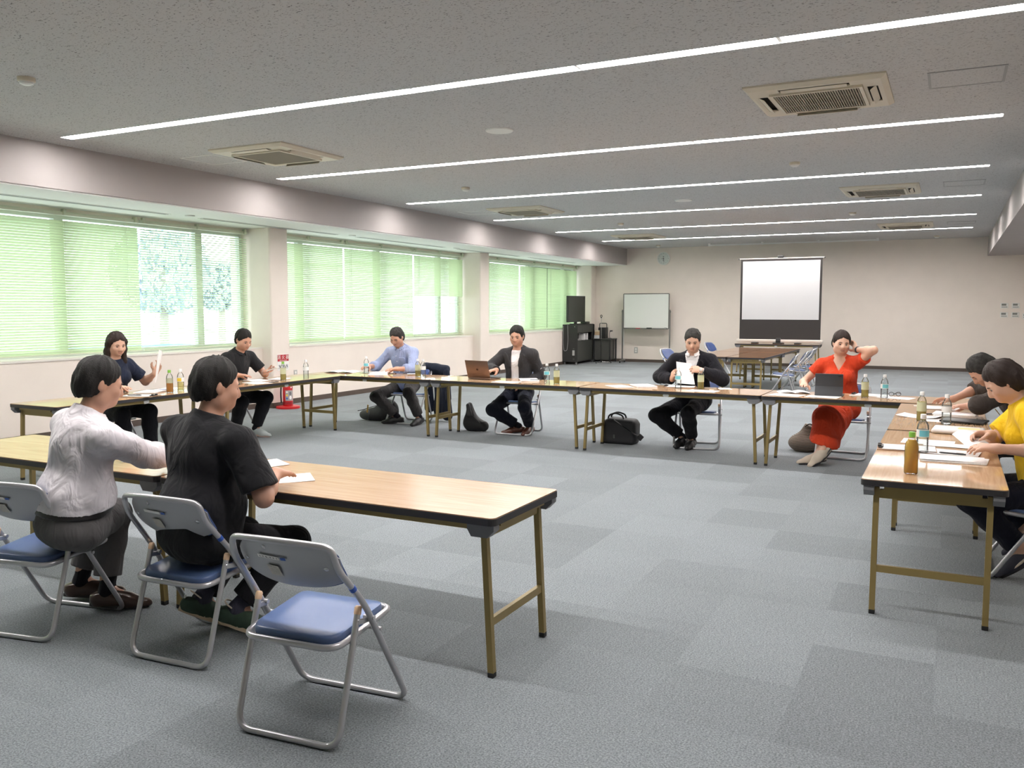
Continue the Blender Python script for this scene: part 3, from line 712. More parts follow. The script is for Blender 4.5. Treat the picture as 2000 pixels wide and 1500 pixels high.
# ------------------------------------------------------------------ people: one smooth body surface each, clothes as shells over it
def frame_from(y, zhint):
    """columns x, y, z with y along the given axis"""
    y = V(y).normalized(); z = V(zhint); z = (z - y * z.dot(y)).normalized(); x = y.cross(z)
    return Matrix((x, y, z)).transposed()
class Field:
    """signed distance field made of rounded limbs, blended together"""
    def __init__(s): s.p = []
    def cap(s, a, b, ra, rb=None, k=.03, clip=None): s.p.append(('c', np.array(a, float), np.array(b, float), ra, ra if rb is None else rb, k, clip)); return s
    def ell(s, c, r, R=None, k=.03, clip=None): s.p.append(('e', np.array(c, float), np.array(r, float), np.array(R if R is not None else np.eye(3), float), None, k, clip)); return s
    def chain(s, pts, rs, k=.02, clip=None):
        for i in range(len(pts) - 1): s.cap(pts[i], pts[i + 1], rs[i], rs[i + 1], k, clip)
        return s
    def grown(s, d, kmin=0.0):
        f = Field()
        for q in s.p:
            if q[0] == 'c': f.p.append((q[0], q[1], q[2], q[3] + d, q[4] + d, max(q[5], kmin), q[6]))
            else: f.p.append((q[0], q[1], q[2] + d, q[3], None, max(q[5], kmin), q[6]))
        return f
    def mesh(s, h, post=None):
        lo = np.full(3, 1e9); hi = -lo
        for q in s.p:
            if q[0] == 'c': r = max(q[3], q[4]); a = np.minimum(q[1], q[2]) - r; b = np.maximum(q[1], q[2]) + r
            else: r = q[2].max(); a, b = q[1] - r, q[1] + r
            lo = np.minimum(lo, a); hi = np.maximum(hi, b)
        lo -= 5 * h; hi += 5 * h
        n = np.ceil((hi - lo) / h).astype(int) + 1
        D = np.full(n, 1.0, np.float32)
        ax = [lo[i] + h * np.arange(n[i]) for i in range(3)]
        for q in s.p:
            k = q[5]
            if q[0] == 'c': r = max(q[3], q[4]); a = np.minimum(q[1], q[2]) - r; b = np.maximum(q[1], q[2]) + r
            else: r = q[2].max(); a, b = q[1] - r, q[1] + r
            m = k + 4 * h
            i0 = np.maximum(0, ((a - m - lo) / h).astype(int)); i1 = np.minimum(n, ((b + m - lo) / h).astype(int) + 2)
            sl = tuple(slice(i0[i], i1[i]) for i in range(3))
            X, Y, Z = np.meshgrid(*[ax[i][sl[i]] for i in range(3)], indexing='ij')
            if q[0] == 'c':
                d = q[2] - q[1]; L2 = max(1e-9, d @ d)
                t = np.clip(((X - q[1][0]) * d[0] + (Y - q[1][1]) * d[1] + (Z - q[1][2]) * d[2]) / L2, 0, 1)
                w = np.sqrt((X - q[1][0] - t * d[0]) ** 2 + (Y - q[1][1] - t * d[1]) ** 2 + (Z - q[1][2] - t * d[2]) ** 2) - (q[3] + (q[4] - q[3]) * t)
            else:
                R = q[3]; x, y, z = X - q[1][0], Y - q[1][1], Z - q[1][2]
                u = [(R[0, j] * x + R[1, j] * y + R[2, j] * z) / q[2][j] for j in range(3)]
                k0 = np.sqrt(u[0] ** 2 + u[1] ** 2 + u[2] ** 2)
                k1 = np.sqrt((u[0] / q[2][0]) ** 2 + (u[1] / q[2][1]) ** 2 + (u[2] / q[2][2]) ** 2)
                w = k0 * (k0 - 1) / np.maximum(k1, 1e-6)
            if q[6] is not None:
                for (pc, nc) in q[6]: w = np.maximum(w, (X - pc[0]) * nc[0] + (Y - pc[1]) * nc[1] + (Z - pc[2]) * nc[2])
            old = D[sl]
            if k > 0:
                hh = np.maximum(k - np.abs(old - w), 0) / k
                D[sl] = np.minimum(old, w) - hh * hh * k * .25
            else: D[sl] = np.minimum(old, w)
        if post is not None:
            near = np.abs(D) < .06
            X, Y, Z = np.meshgrid(*ax, indexing='ij')
            P = np.stack([X[near], Y[near], Z[near]], 1)
            D[near] = post(P, D[near])
        return nets(D, lo, h)
def nets(D, lo, h):
    """surface nets"""
    sgn = D < 0
    c = [sgn[i:sgn.shape[0] - 1 + i, j:sgn.shape[1] - 1 + j, k:sgn.shape[2] - 1 + k] for i in (0, 1) for j in (0, 1) for k in (0, 1)]
    cnt = sum(x.astype(np.int8) for x in c)
    act = (cnt > 0) & (cnt < 8)
    I = np.argwhere(act); idx = np.full(act.shape, -1, np.int64); idx[act] = np.arange(len(I))
    offs = np.array([(i, j, k) for i in (0, 1) for j in (0, 1) for k in (0, 1)])
    val = np.stack([D[I[:, 0] + o[0], I[:, 1] + o[1], I[:, 2] + o[2]] for o in offs], 1)
    acc = np.zeros((len(I), 3)); num = np.zeros(len(I))
    for a in range(8):
        for b in range(a + 1, 8):
            if np.abs(offs[a] - offs[b]).sum() != 1: continue
            va, vb = val[:, a], val[:, b]; m = (va < 0) != (vb < 0)
            t = np.where(m, va / np.where(m, va - vb, 1), 0)
            acc += np.where(m[:, None], offs[a] + t[:, None] * (offs[b] - offs[a]), 0); num += m
    P = lo + h * (I + acc / np.maximum(num, 1)[:, None])
    F = []
    for ax in range(3):
        u, v = (ax + 1) % 3, (ax + 2) % 3
        sl0 = [slice(None)] * 3; sl1 = [slice(None)] * 3; sl0[ax] = slice(0, -1); sl1[ax] = slice(1, None)
        a, b = sgn[tuple(sl0)], sgn[tuple(sl1)]
        E = np.argwhere(a != b); inside = a[E[:, 0], E[:, 1], E[:, 2]]
        ok = (E[:, u] > 0) & (E[:, v] > 0) & (E[:, u] < act.shape[u]) & (E[:, v] < act.shape[v]) & (E[:, ax] < act.shape[ax])
        E = E[ok]; inside = inside[ok]
        q = []
        for du, dv in ((0, 0), (-1, 0), (-1, -1), (0, -1)):
            e = E.copy(); e[:, u] += du; e[:, v] += dv; q.append(idx[e[:, 0], e[:, 1], e[:, 2]])
        q = np.stack(q, 1); q[~inside] = q[~inside][:, ::-1]
        F.append(q[(q >= 0).all(1)])
    return P, np.concatenate(F)
def np_obj(name, P, F, m, parent=None, mi=None):
    me = bpy.data.meshes.new(name)
    me.vertices.add(len(P)); me.vertices.foreach_set('co', P.astype(np.float32).ravel())
    me.loops.add(F.size); me.loops.foreach_set('vertex_index', F.astype(np.int32).ravel())
    me.polygons.add(len(F)); me.polygons.foreach_set('loop_start', np.arange(0, F.size, 4, dtype=np.int32))
    for x in (m if isinstance(m, (list, tuple)) else [m]): me.materials.append(x)
    if mi is not None: me.polygons.foreach_set('material_index', mi.astype(np.int32))
    me.update(calc_edges=True); me.validate(); me.shade_smooth()
    o = bpy.data.objects.new(name, me); COL.objects.link(o)
    if parent is not None: o.parent = parent
    return o
def folds(P, amp, seed, freq=26.0, stretch=(1, 1, .45)):
    """soft cloth creases"""
    r = np.random.RandomState(seed); Q = P * np.array(stretch)
    w = sum(np.sin(Q @ (r.randn(3) * 9) + r.rand() * 6) for _ in range(3)) * .5
    f = np.zeros(len(P))
    for _ in range(4):
        k = r.randn(3); k /= np.linalg.norm(k)
        f += np.sin(Q @ (k * freq * r.uniform(.6, 1.6)) + w * 1.6 + r.rand() * 6)
    return amp * (np.abs(f * .5) - .6)
def hair_locks(P, hc, R, rims):
    L = (P - np.array(hc)) @ R
    th = np.arctan2(L[:, 0], L[:, 1] + .03); up = L[:, 2] * 60
    k = np.sin(th * 9 + 1.3 * np.sin(up * .5) + .8 * np.sin(th * 4)) * .0026 + np.sin(th * 23 + 1.6 * np.sin(up * .8 + th * 3)) * .0018 + np.sin(th * 41 + np.sin(up)) * .0007 + np.sin(L[:, 0] * 37 + L[:, 1] * 51 + L[:, 2] * 43) * .0018
    for p, n in rims: k += .009 * np.exp(np.minimum(0, (P - p) @ n) / .011)
    return -.0035 + k
def ik(a, b, l1, l2, pole):
    a, b, pole = V(a), V(b), V(pole); d = b - a; L = d.length
    if L > (l1 + l2) * .995: b = a + d * ((l1 + l2) * .995 / L); d = b - a; L = d.length
    t = (l1 * l1 - l2 * l2 + L * L) / (2 * L); hgt = math.sqrt(max(0, l1 * l1 - t * t))
    u = d.normalized(); p = pole - u * pole.dot(u); p.normalize()
    return a + u * t + p * hgt, b
M_lash = mat('dark_brow_hair', (0.02, 0.016, 0.014), .8)
M_eyew = mat('eye_white', (0.36, 0.30, 0.27), .4); M_iris = mat('dark_iris', (0.02, 0.012, 0.008), .2)
M_lip = mat('lips', (0.43, 0.205, 0.155), .5)
def skin(n, c): return mat(n, c, .52, bump=.05, bscale=420, var=.05, vscale=14)
SK = skin('skin_tan', (0.50, 0.275, 0.19)); SK2 = skin('skin_light', (0.60, 0.365, 0.265))
def cloth(n, c, bs=700, b=.25, sh=.2, var=.06, cr=.35): return mat(n, c, .92, crease=cr, spec=.12, bump=b, bscale=bs, var=var, vscale=9, sheen=sh * .35)

def person(label, loc, rz, o):
    """o: dict of pose and dress; local frame x = person's right, y = forward, origin on the floor under the seat"""
    s = o.get('s', .92); h = o.get('h', .008); gi = o.get('girth', 1.0); T = {}
    Rz = Matrix.Rotation(-rz, 3, 'Z'); base = V((*loc, 0))
    W2L = lambda p: Rz @ (V(p) - base)
    dirL = lambda d: (Rz @ V(d)).normalized()
    hipz = o.get('hipz', .458); hip = V((o.get('hx', 0), o.get('hy', -.045), hipz))
    a1, a2, side = o.get('lean', .12), o.get('lean2', .22), o.get('side', 0)
    R1 = rot('Y', side) @ rot('X', -a1); R2 = rot('Z', o.get('twist', 0)) @ rot('Y', side) @ rot('X', -a2)
    waist = hip + R1 @ V((0, 0, .20 * s)); c7 = waist + R2 @ V((0, -.005, .335 * s))
    chest = waist + R2 @ V((0, .012, .15 * s))
    # head
    hp, hy, hr = o.get('hpitch', .2), o.get('hyaw', 0), o.get('hroll', 0)
    RN = rot('Y', side) @ rot('X', -(a2 * .6 + hp * .5)); neck_top = c7 + RN @ V((0, .012, .085 * s))
    RH = rot('Z', hy) @ rot('Y', hr) @ rot('X', -hp); H = lambda x, y, z: neck_top + RH @ V((x * s, y * s, z * s))
    hc = H(0, .018, .095); RHn = np.array(RH)
    sw = .178 * s * o.get('sw', 1.0)
    f = Field(); tor = Field()
    tor.ell(hip + R1 @ V((0, -.01, .015)), (.168 * s * gi, .118 * s * gi, .105 * s), np.array(R1), .05)
    tor.ell(hip.lerp(waist, .75) + R1 @ V((0, .012 * gi, 0)), (.146 * s * gi, .108 * s * gi * gi, .15 * s), np.array(R1), .06)
    tor.ell(chest, (.158 * s, .108 * s, .175 * s), np.array(R2), .06)
    tor.ell(chest + R2 @ V((0, -.03, .06 * s)), (.15 * s, .085 * s, .13 * s), np.array(R2), .05)
    if o.get('bust'):
        for q in (-1, 1): tor.ell(chest + R2 @ V((q * .07 * s, .085 * s, .01)), (.062 * s, .055 * s, .06 * s), np.array(R2), .04)
    sh = {}
    arms = {}
    for q, key in ((1, 'R'), (-1, 'L')):
        sh[q] = c7 + R2 @ V((q * sw, .012 + o.get('shf' + key, 0), -.058 * s + o.get('shz' + key, 0)))
        tor.cap(c7 + R2 @ V((q * .03, .0, -.02 * s)), sh[q], .052 * s, .052 * s, .05)
        tgt = W2L(o['wrist' + key]); pole = V(o.get('pole' + key, (q * .8, -.35, -.8)))
        el, wr = ik(sh[q], tgt, .275 * s, .245 * s, pole); arms[q] = (el, wr)
    neck = Field(); neck.cap(c7 + R2 @ V((0, .0, -.03)), neck_top + RH @ V((0, .005, .02)), .058 * s, .052 * s, .035)
    # head shape
    hd = Field()
    hd.ell(H(0, -.005, .125), (.076 * s, .096 * s, .092 * s), RHn, .03)
    hd.ell(H(0, .040, .062), (.060 * s, .060 * s, .078 * s), RHn, .035)
    hd.ell(H(0, .078, .020), (.028 * s, .024 * s, .022 * s), RHn, .03)
    for q in (-1, 1):
        hd.ell(H(q * .042, .068, .068), (.024 * s, .022 * s, .022 * s), RHn, .03)
        hd.ell(H(q * .050, .02, .03), (.022 * s, .03 * s, .03 * s), RHn, .03)
        hd.ell(H(q * .077, -.004, .088), (.009 * s, .020 * s, .031 * s), RHn, .008)
        hd.cap(H(q * .012, .088, .112), H(q * .045, .076, .112), .011 * s, .010 * s, .015)
    hd.chain([H(0, .088, .10), H(0, .104, .082), H(0, .112, .066)], [.009 * s, .011 * s, .014 * s], .014)
    for q in (-1, 1): hd.ell(H(q * .013, .100, .062), (.010 * s, .011 * s, .009 * s), RHn, .01)
    hd.cap(H(-.017, .089, .039), H(.017, .089, .039), .0085 * s, None, .008); hd.cap(H(-.014, .087, .029), H(.014, .087, .029), .0085 * s, None, .006)
    # legs
    legs = {}
    leg = Field()
    for q, key in ((1, 'R'), (-1, 'L')):
        hj = hip + V((q * .088 * s, .01, -.005)); an = W2L(o['ankle' + key])
        kn, an = ik(hj, an, .405 * s, .40 * s, V(o.get('kpole' + key, (q * .15, .5, .9))))
        legs[q] = (hj, kn, an)
        leg.cap(hj, kn, .080 * s * o.get('thick', 1), .056 * s, .035); mid = kn.lerp(an, .32) + V((0, -.012, 0))
        leg.chain([kn, mid, an], [.054 * s, .052 * s, .034 * s], .03)
    # arms and hands
    arm = Field(); hand = Field()
    rings = {}
    for q, key in ((1, 'R'), (-1, 'L')):
        el, wr = arms[q]
        arm.cap(sh[q], el, .047 * s, .039 * s, .035); arm.chain([el, el.lerp(wr, .35), wr], [.040 * s, .037 * s, .026 * s], .025)
        d = dirL(o['hand' + key][0]); nrm = dirL(o['hand' + key][1]); curl = o.get('curl' + key, .45); sp = o.get('spread' + key, .07); thc = o.get('thumb' + key, .6)
        B = frame_from(d, nrm)               # y fingers, z palm normal (out of the palm), x across
        tside = q                              # thumb side along the local x of the hand
        hs = s * 1.0; P_ = lambda x, y, z: wr + B @ V((x * hs, y * hs, z * hs))
        hand.cap(wr, P_(0, .03, 0), .026 * s, .024 * s, .02)
        kx = [.030, .010, -.010, -.029]; kl = [.088, .092, .088, .080]; fl = [.068, .076, .070, .054]
        for i in range(4):
            x = tside * kx[i]
            hand.cap(P_(x * .55, .015, -.002), P_(x, kl[i] - .004, -.004), .0155 * hs, .0125 * hs, .014)
        for i in range(4):
            x = tside * kx[i]; p = V((x, kl[i], -.004)); ang = 0.0; L = fl[i]; pts = [P_(*p)]
            sx_ = tside * sp * (1.5 - i)
            for seg, fr in enumerate((.45, .31, .24)):
                ang += curl * (.75, 1.0, .7)[seg] * (1 + .07 * i)
                p = p + V((sx_ * L * fr, math.cos(ang) * L * fr, math.sin(ang) * L * fr)); pts.append(P_(*p))
            hand.chain(pts, [.0098 * hs, .0088 * hs, .0079 * hs, .0068 * hs], .004)
        t0 = V((tside * .022, .020, .006)); t1 = t0 + V((tside * .030, .030, .012 + .012 * thc)); t2 = t1 + V((tside * (.020 - .022 * thc), .026, .008 + .014 * thc)); t3 = t2 + V((tside * (.006 - .016 * thc), .021, .004 + .006 * thc))
        hand.chain([P_(*t0), P_(*t1), P_(*t2), P_(*t3)], [.0165 * hs, .0125 * hs, .0105 * hs, .0085 * hs], .010)
    # feet
    footdirs = {}
    for q, key in ((1, 'R'), (-1, 'L')):
        an = legs[q][2]; fd = dirL(o['foot' + key]); footdirs[q] = fd
        leg.cap(an, an + fd * .12 * s + V((0, 0, -.035 * s)), .032 * s, .026 * s, .03)
    body = Field(); body.p = tor.p + neck.p + hd.p + leg.p + arm.p + hand.p
    def eyes_post(P, D):
        for q in (-1, 1):
            c = np.array(H(q * .031, .092, .096)); e = np.linalg.norm(P - c, axis=1) - .0112 * s
            k = .012; hh = np.maximum(k - np.abs(D + e), 0) / k
            D = np.maximum(D, -e) + hh * hh * k * .25
        return D
    P, F = body.mesh(o.get('hb', h), eyes_post)
    cen = P[F].mean(1); lc = np.array(H(0, .094, .034)); loc_l = (cen - lc) @ RHn
    lipm = ((np.abs(loc_l[:, 0]) < .021 * s) & (np.abs(loc_l[:, 2]) < .011 * s) & (loc_l[:, 1] > -.012 * s)).astype(int)
    root = np_obj('person', P, F, [o.get('skin', SK), M_lip], None, lipm)
    root.location = (*loc, 0); root.rotation_euler = (0, 0, rz)
    tag(root, label, 'person', 'people seated round the square of tables')
    # eyes and brows
    for q in (-1, 1):
        c = H(q * .031, .0825, .096); m = MB(); m.lathe([(.0105 * s * math.sin(a), .0105 * s * math.cos(a)) for a in (.01, .5, .9, 1.3, 1.7, 2.2, 2.7, 3.13)][::-1], c, 14, 0)
        m.lathe([(.0062 * s, 0), (.0055 * s, .002), (.001, .0026)], c + RH @ V((0, .0088 * s, -.001)), 12, 1, RH @ rot('X', -PI / 2))
        m.build('eye', [M_eyew, M_iris], root, True)
        MB().tube([H(q * .014, .099, .115), H(q * .03, .098, .1195), H(q * .048, .088, .115)], [.0026 * s, .0034 * s, .002 * s], 6).build('eyebrow', M_lash, root, True)
    # hair
    style = o.get('hair', 'short'); hm = o.get('hairm', MATS.get('black_hair')); hf = Field()
    def clipn(p, n): return (np.array(H(*p)), np.array(RH @ V(n).normalized()))
    front = clipn((0, .062, .118), (0, 1, -.52)); nape = clipn((0, -.06, .03), (0, .35, -1))
    cl = [front, nape]
    hf.ell(H(0, -.009, .129), (.0835 * s, .103 * s, .0985 * s), RHn, 0, cl)
    if style == 'short': hf.ell(H(0, -.045, .072), (.072 * s, .062 * s, .075 * s), RHn, .03, [clipn((0, -.012, .1), (0, 1, -.15)), clipn((0, -.06, .018), (0, .3, -1))])
    if style == 'long':
        hf.ell(H(0, -.05, .07), (.085 * s, .065 * s, .10 * s), RHn, .03, [clipn((0, .01, .08), (0, 1, -.1))])
        for q in (-1, 1): hf.chain([H(q * .075, .01, .12), H(q * .085, .012, .02), H(q * .085, .03, -.09), H(q * .075, .045, -.17)], [.026 * s, .028 * s, .030 * s, .016 * s], .03)
        hf.chain([H(0, -.07, .06), H(0, -.085, -.03), H(0, -.08, -.12)], [.06 * s, .065 * s, .04 * s], .04)
    if style == 'bob':
        hf.ell(H(0, -.035, .075), (.090 * s, .078 * s, .095 * s), RHn, .03, [clipn((0, .012, .08), (0, 1, -.25)), clipn((0, 0, .005), (0, 0, -1))])
    if style == 'tied':
        hf.ell(H(0, -.04, .08), (.078 * s, .066 * s, .075 * s), RHn, .03, [clipn((0, -.005, .1), (0, 1, -.15))]); hf.ell(H(0, -.115, .075), (.035 * s, .035 * s, .04 * s), RHn, .02)
    Ph, Fh = hf.mesh(min(h, .007), lambda P, D: D + hair_locks(P, hc, RHn, [front]))
    np_obj('hair', Ph, Fh, hm, root)
    G = dict(hip=hip, waist=waist, c7=c7, chest=chest, R1=R1, R2=R2, RH=RH, H=H, tor=tor, arms=arms, sh=sh, legs=legs, neck_top=neck_top, s=s, root=root, foot=footdirs, h=h, W2L=W2L, neck=neck, leg=leg, gi=gi, seed=o.get('seed', 1))
    return G

def top(G, m, name='shirt', d=.012, sleeve='short', loose=.018, hem=-.03, neckdrop=.0, amp=.0045, extra=None, freq=24, hemclip=True, post=None, sfrac=.72, cuff=.0):
    """upper garment: torso shell cut at hem and neckline, sleeves cut at the cuff"""
    s = G['s']; hip, R1, R2, c7 = G['hip'], G['R1'], G['R2'], G['c7']
    hemc = [(np.array(hip + R1 @ V((0, 0, hem))), np.array(R1 @ V((0, 0, -1))))] if hemclip else []
    nk = [(np.array(c7 + R2 @ V((0, .03, .022 - neckdrop))), np.array((R2 @ V((0, .42, 1))).normalized()))]
    f = Field(); g = G['tor'].grown(d)
    for q in g.p: f.p.append(q[:6] + (tuple(hemc) + tuple(nk),))
    f.p[1] = f.p[1][:2] + (f.p[1][2] + loose * .5,) + f.p[1][3:]
    nr = Field(); nr.cap(c7 + R2 @ V((0, 0, -.03)), G['neck_top'], .062 * s + d * .6, .058 * s + d * .6, .03, nk); f.p += nr.p
    for q in (1, -1):
        el, wr = G['arms'][q]; sh = G['sh'][q]
        if sleeve == 'short':
            u = (el - sh).normalized(); pc = sh + (el - sh) * sfrac
            f.cap(sh, sh + (el - sh) * 1.05, .052 * s + d, .056 * s + loose, .03, [(np.array(pc), np.array(u))])
        elif sleeve == 'cap':
            u = (el - sh).normalized(); pc = sh + (el - sh) * sfrac
            f.cap(sh, el, .052 * s + d, .050 * s + loose, .03, [(np.array(pc), np.array(u))])
        else:
            u = (wr - el).normalized(); fr = dict(long=.97, fore=.55, elbow=.25)[sleeve]; pc = el + (wr - el) * fr
            f.cap(sh, el, .050 * s + d, .044 * s + d + loose * .4, .03)
            f.chain([el, el.lerp(wr, .4), wr + u * .02], [.045 * s + d + loose * .3, .042 * s + d + loose * .2, .032 * s + d + cuff], .025, [(np.array(pc), np.array(u))])
    if extra: extra(f)
    sd = G['seed'] * 7 + len(name)
    def pp(P, D):
        fade = np.clip(((P - np.array(hip)) @ np.array(R1 @ V((0, 0, 1))) - hem) / .07, .0, 1) if hemclip else 1
        D = D + folds(P, amp, sd, freq) * fade
        return post(P, D) if post else D
    P, F = f.mesh(G['h'], pp)
    return np_obj(name, P, F, m, G['root'])
def pants(G, m, name='trousers', d=.010, loose=.010, top_=.06, ankle=.9, amp=.004, flare=.012):
    s = G['s']; hip, R1 = G['hip'], G['R1']; f = Field(); g = G['tor'].grown(d)
    tc = [(np.array(hip + R1 @ V((0, 0, top_))), np.array(R1 @ V((0, 0, 1))))]
    f.p.append(g.p[0][:6] + (tuple(tc),)); f.p.append(g.p[1][:6] + (tuple(tc),))
    for q in (1, -1):
        hj, kn, an = G['legs'][q]; u = (an - kn).normalized(); pc = kn + (an - kn) * ankle
        f.cap(hj, kn, .083 * s + d, .060 * s + d + loose * .4, .04)
        f.chain([kn, kn.lerp(an, .35) + V((0, -.008, 0)), an + u * .03], [.060 * s + d + loose * .3, .056 * s + d + loose * .5, .040 * s + d + flare], .03, [(np.array(pc), np.array(u))])
    sd = G['seed'] * 5
    P, F = f.mesh(G['h'], lambda P, D: D + folds(P, amp, sd, 30, (1, 1, .8)))
    return np_obj(name, P, F, m, G['root'])
def shoes(G, m, m_sole, socks=None, deco=None, slim=1.0, L=.27, sole=.022, ankle_h=.0, lift=None):
    s = G['s']; out = []
    for q in (1, -1):
        an = G['legs'][q][2]; fd = G['foot'][q]
        if socks:
            kn = G['legs'][q][1]; u = (an - kn).normalized(); fs = Field()
            fs.chain([kn.lerp(an, .6), an, an + fd * .05 * s + V((0, 0, -.03 * s))], [.045 * s, .038 * s, .036 * s], .02, [(np.array(kn.lerp(an, .72)), np.array(-u))])
            P, F = fs.mesh(G['h']); np_obj('sock', P, F, socks, G['root'])
        B = frame_from(fd, (0, 0, 1)); fz = B @ V((0, 0, 1))
        Q = lambda x, y, z: an + B @ V((x * s, y * s, z * s))
        z0 = -.078; f = Field(); l = L
        pl = [(np.array(Q(0, 0, z0 + sole * .6)), -np.array(fz))]
        f.ell(Q(0, -.035, -.03), (.036 * s, .045 * s, .052 * s), np.array(B), .02, pl + [(np.array(Q(0, -.02, -.005 + ankle_h)), np.array(B @ V((0, -.25, 1)).normalized()))])
        f.chain([Q(0, -.03, -.048), Q(0, .04, -.040), Q(0, .11, -.050), Q(.0, l - .085, -.058)], [.040 * s * slim, .043 * s * slim, .042 * s * slim, .030 * s * slim], .03, pl)
        f.cap(Q(0, .03, -.012), Q(0, .10, -.04), .026 * s, .024 * s, .03, pl)
        P, F = f.mesh(min(G['h'], .006)); sh = np_obj('shoe', P, F, m, G['root'])
        # sole outline
        poly = []
        for k in range(28):
            a = 2 * PI * k / 28; y = math.sin(a); x = math.cos(a)
            yy = (l / 2 + .004) * y + (l / 2 - .078); wd = .040 + .007 * math.sin(min(1, max(0, (yy + .08) / l)) * PI * 1.15 - .6)
            poly.append((x * wd * slim * s, yy * s))
        M4 = Matrix.Translation(Q(0, 0, z0)) @ B.to_4x4()
        mm = MB(); mm.prism(poly, 0, sole * s, None, M4); mm.build('sole', m_sole, sh, True)
        if deco: deco(sh, Q, B, q, s)
        out.append(sh)
    return out
mat('black_hair', (0.008, 0.007, 0.006), .62, spec=.3, bump=.7, bscale=240)
mat('brown_hair', (0.022, 0.013, 0.010), .6, spec=.3, bump=.7, bscale=240)
mat('greying_hair', (0.03, 0.028, 0.026), .7, spec=.25, bump=.6, bscale=260, var=.5, vscale=40)
M_trB = cloth('black_trousers', (0.014, 0.014, 0.017)); M_trG = cloth('charcoal_trousers', (0.055, 0.052, 0.052)); M_trG2 = cloth('dark_grey_trousers', (0.042, 0.039, 0.037))
M_rub = mat('dark_sole', (0.02, 0.02, 0.021), .6); M_cream = mat('cream_sole', (0.62, 0.49, 0.34), .6, bump=.3, bscale=500)
M_sock = cloth('black_sock', (0.012, 0.012, 0.016))
TT = TZ
def collar(G, m, r=.066, hgt=.03, gap=.5, tilt=.35, th=.007, z=.012):
    """folded collar standing round the neck, open in front"""
    s = G['s']; c7, R2 = G['c7'], G['R2']; f = Field(); n = 14; pts = []
    for k in range(n + 1):
        a = PI / 2 + gap + (2 * PI - 2 * gap) * k / n
        pts.append((math.cos(a), math.sin(a)))
    for lv, dr in ((0, .006), (.5, 0), (1, -.004), (.35, .010)):
        ring = [c7 + R2 @ V((x * (r * s + dr), .018 + y * (r * s + dr) * 1.05, z + lv * hgt - tilt * y * .06)) for x, y in pts]
        f.chain(ring, [th] * (n + 1), .008)
    P, F = f.mesh(min(G['h'], .006)); return np_obj('collar', P, F, m, G['root'])
def belt(G, m, z0, z1, d, cut=None):
    hip, R1 = G['hip'], G['R1']; u = R1 @ V((0, 0, 1)); f = Field(); g = G['tor'].grown(d)
    c = ((np.array(hip + u * z1), np.array(u)), (np.array(hip + u * z0), -np.array(u)))
    for q in g.p[:2]: f.p.append(q[:6] + (c,))
    P, F = f.mesh(.006); return np_obj('belt', P, F, m, G['root'])
def band(G, m, name, q, t0, r):
    """watch or wristband on the forearm of side q"""
    el, wr = G['arms'][q]; u = (wr - el).normalized(); p = el.lerp(wr, t0)
    return MB().tube([p - u * .010, p - u * .006, p + u * .006, p + u * .010], [r * .9, r, r, r * .9], 16).build(name, m, G['root'], True)
def front_cut(G, w):
    c, R2 = np.array(G['chest']), np.array(G['R2'])
    def post(P, D):
        L = (P - c) @ R2; q = np.where(L[:, 1] > .03, np.interp(L[:, 2], [x for x, _ in w], [y for _, y in w]) - np.abs(L[:, 0]), -1)
        return np.maximum(D, q)
    return post
def lapels(G, x=.075, y=.128, z=.07):
    def ex(f):
        c, R2, s = G['chest'], G['R2'], G['s']
        for q in (-1, 1):
            f.ell(c + R2 @ V((q * x, y * s, z)), (.026, .012, .095), np.array(R2 @ rot('Y', q * .30)), .006)
            f.ell(c + R2 @ V((q * (x + .022), (y - .008) * s, z + .05)), (.030, .010, .022), np.array(R2 @ rot('Y', q * -.5)), .006)
    return ex
def buttons(G, m, x=0.0, zs=(.1, .03, -.04, -.11), y=.125):
    c, R2 = G['chest'], G['R2']
    for z in zs:
        p = c + R2 @ V((x, y, z)); mm = MB(); mm.lathe([(.0055, 0), (.0055, .003), (.001, .0032)], p, 10, None, R2 @ rot('X', -PI / 2)); mm.build('button', m, G['root'], True)

M_btn = mat('pearl_button', (0.75, 0.74, 0.72), .3)
# --- person in the black T-shirt, near centre
g = person('person in a black T-shirt seen from behind, hand resting on the near table', (-2.757, 2.535), -.10, dict(h=.0065, hx=.0, hy=.0, lean=-.04, lean2=.13, side=.045, twist=.05,
    hpitch=.22, hyaw=-.35, sw=1.14, girth=1.2, thick=1.1, seed=3,
    s=.91, wristR=(-2.545, 2.76, .715), handR=((-.25, 1, -.20), (0, -.15, -1)), curlR=.14, poleR=(.65, -.5, -.7), thumbR=.3,
    wristL=(-2.86, 2.87, .70), handL=((.35, 1, -.08), (0, 0, -1)), curlL=.2,
    ankleR=(-2.70, 2.665, .125), footR=(.80, .50, -.34), ankleL=(-2.875, 2.63, .15), footL=(.38, .85, -.52), kpoleR=(.35, .6, .9), kpoleL=(-.05, .6, .9)))
mT = cloth('black_jersey', (0.017, 0.017, 0.019), sh=.3, cr=.3)
top(g, mT, 't_shirt', .014, 'short', .028, -.075, .0, .0085, sfrac=.84, freq=16)
collar(g, mT, .062, .012, .0, .30, .006, .014)
pants(g, M_trB, 'trousers', amp=.005, ankle=.86)
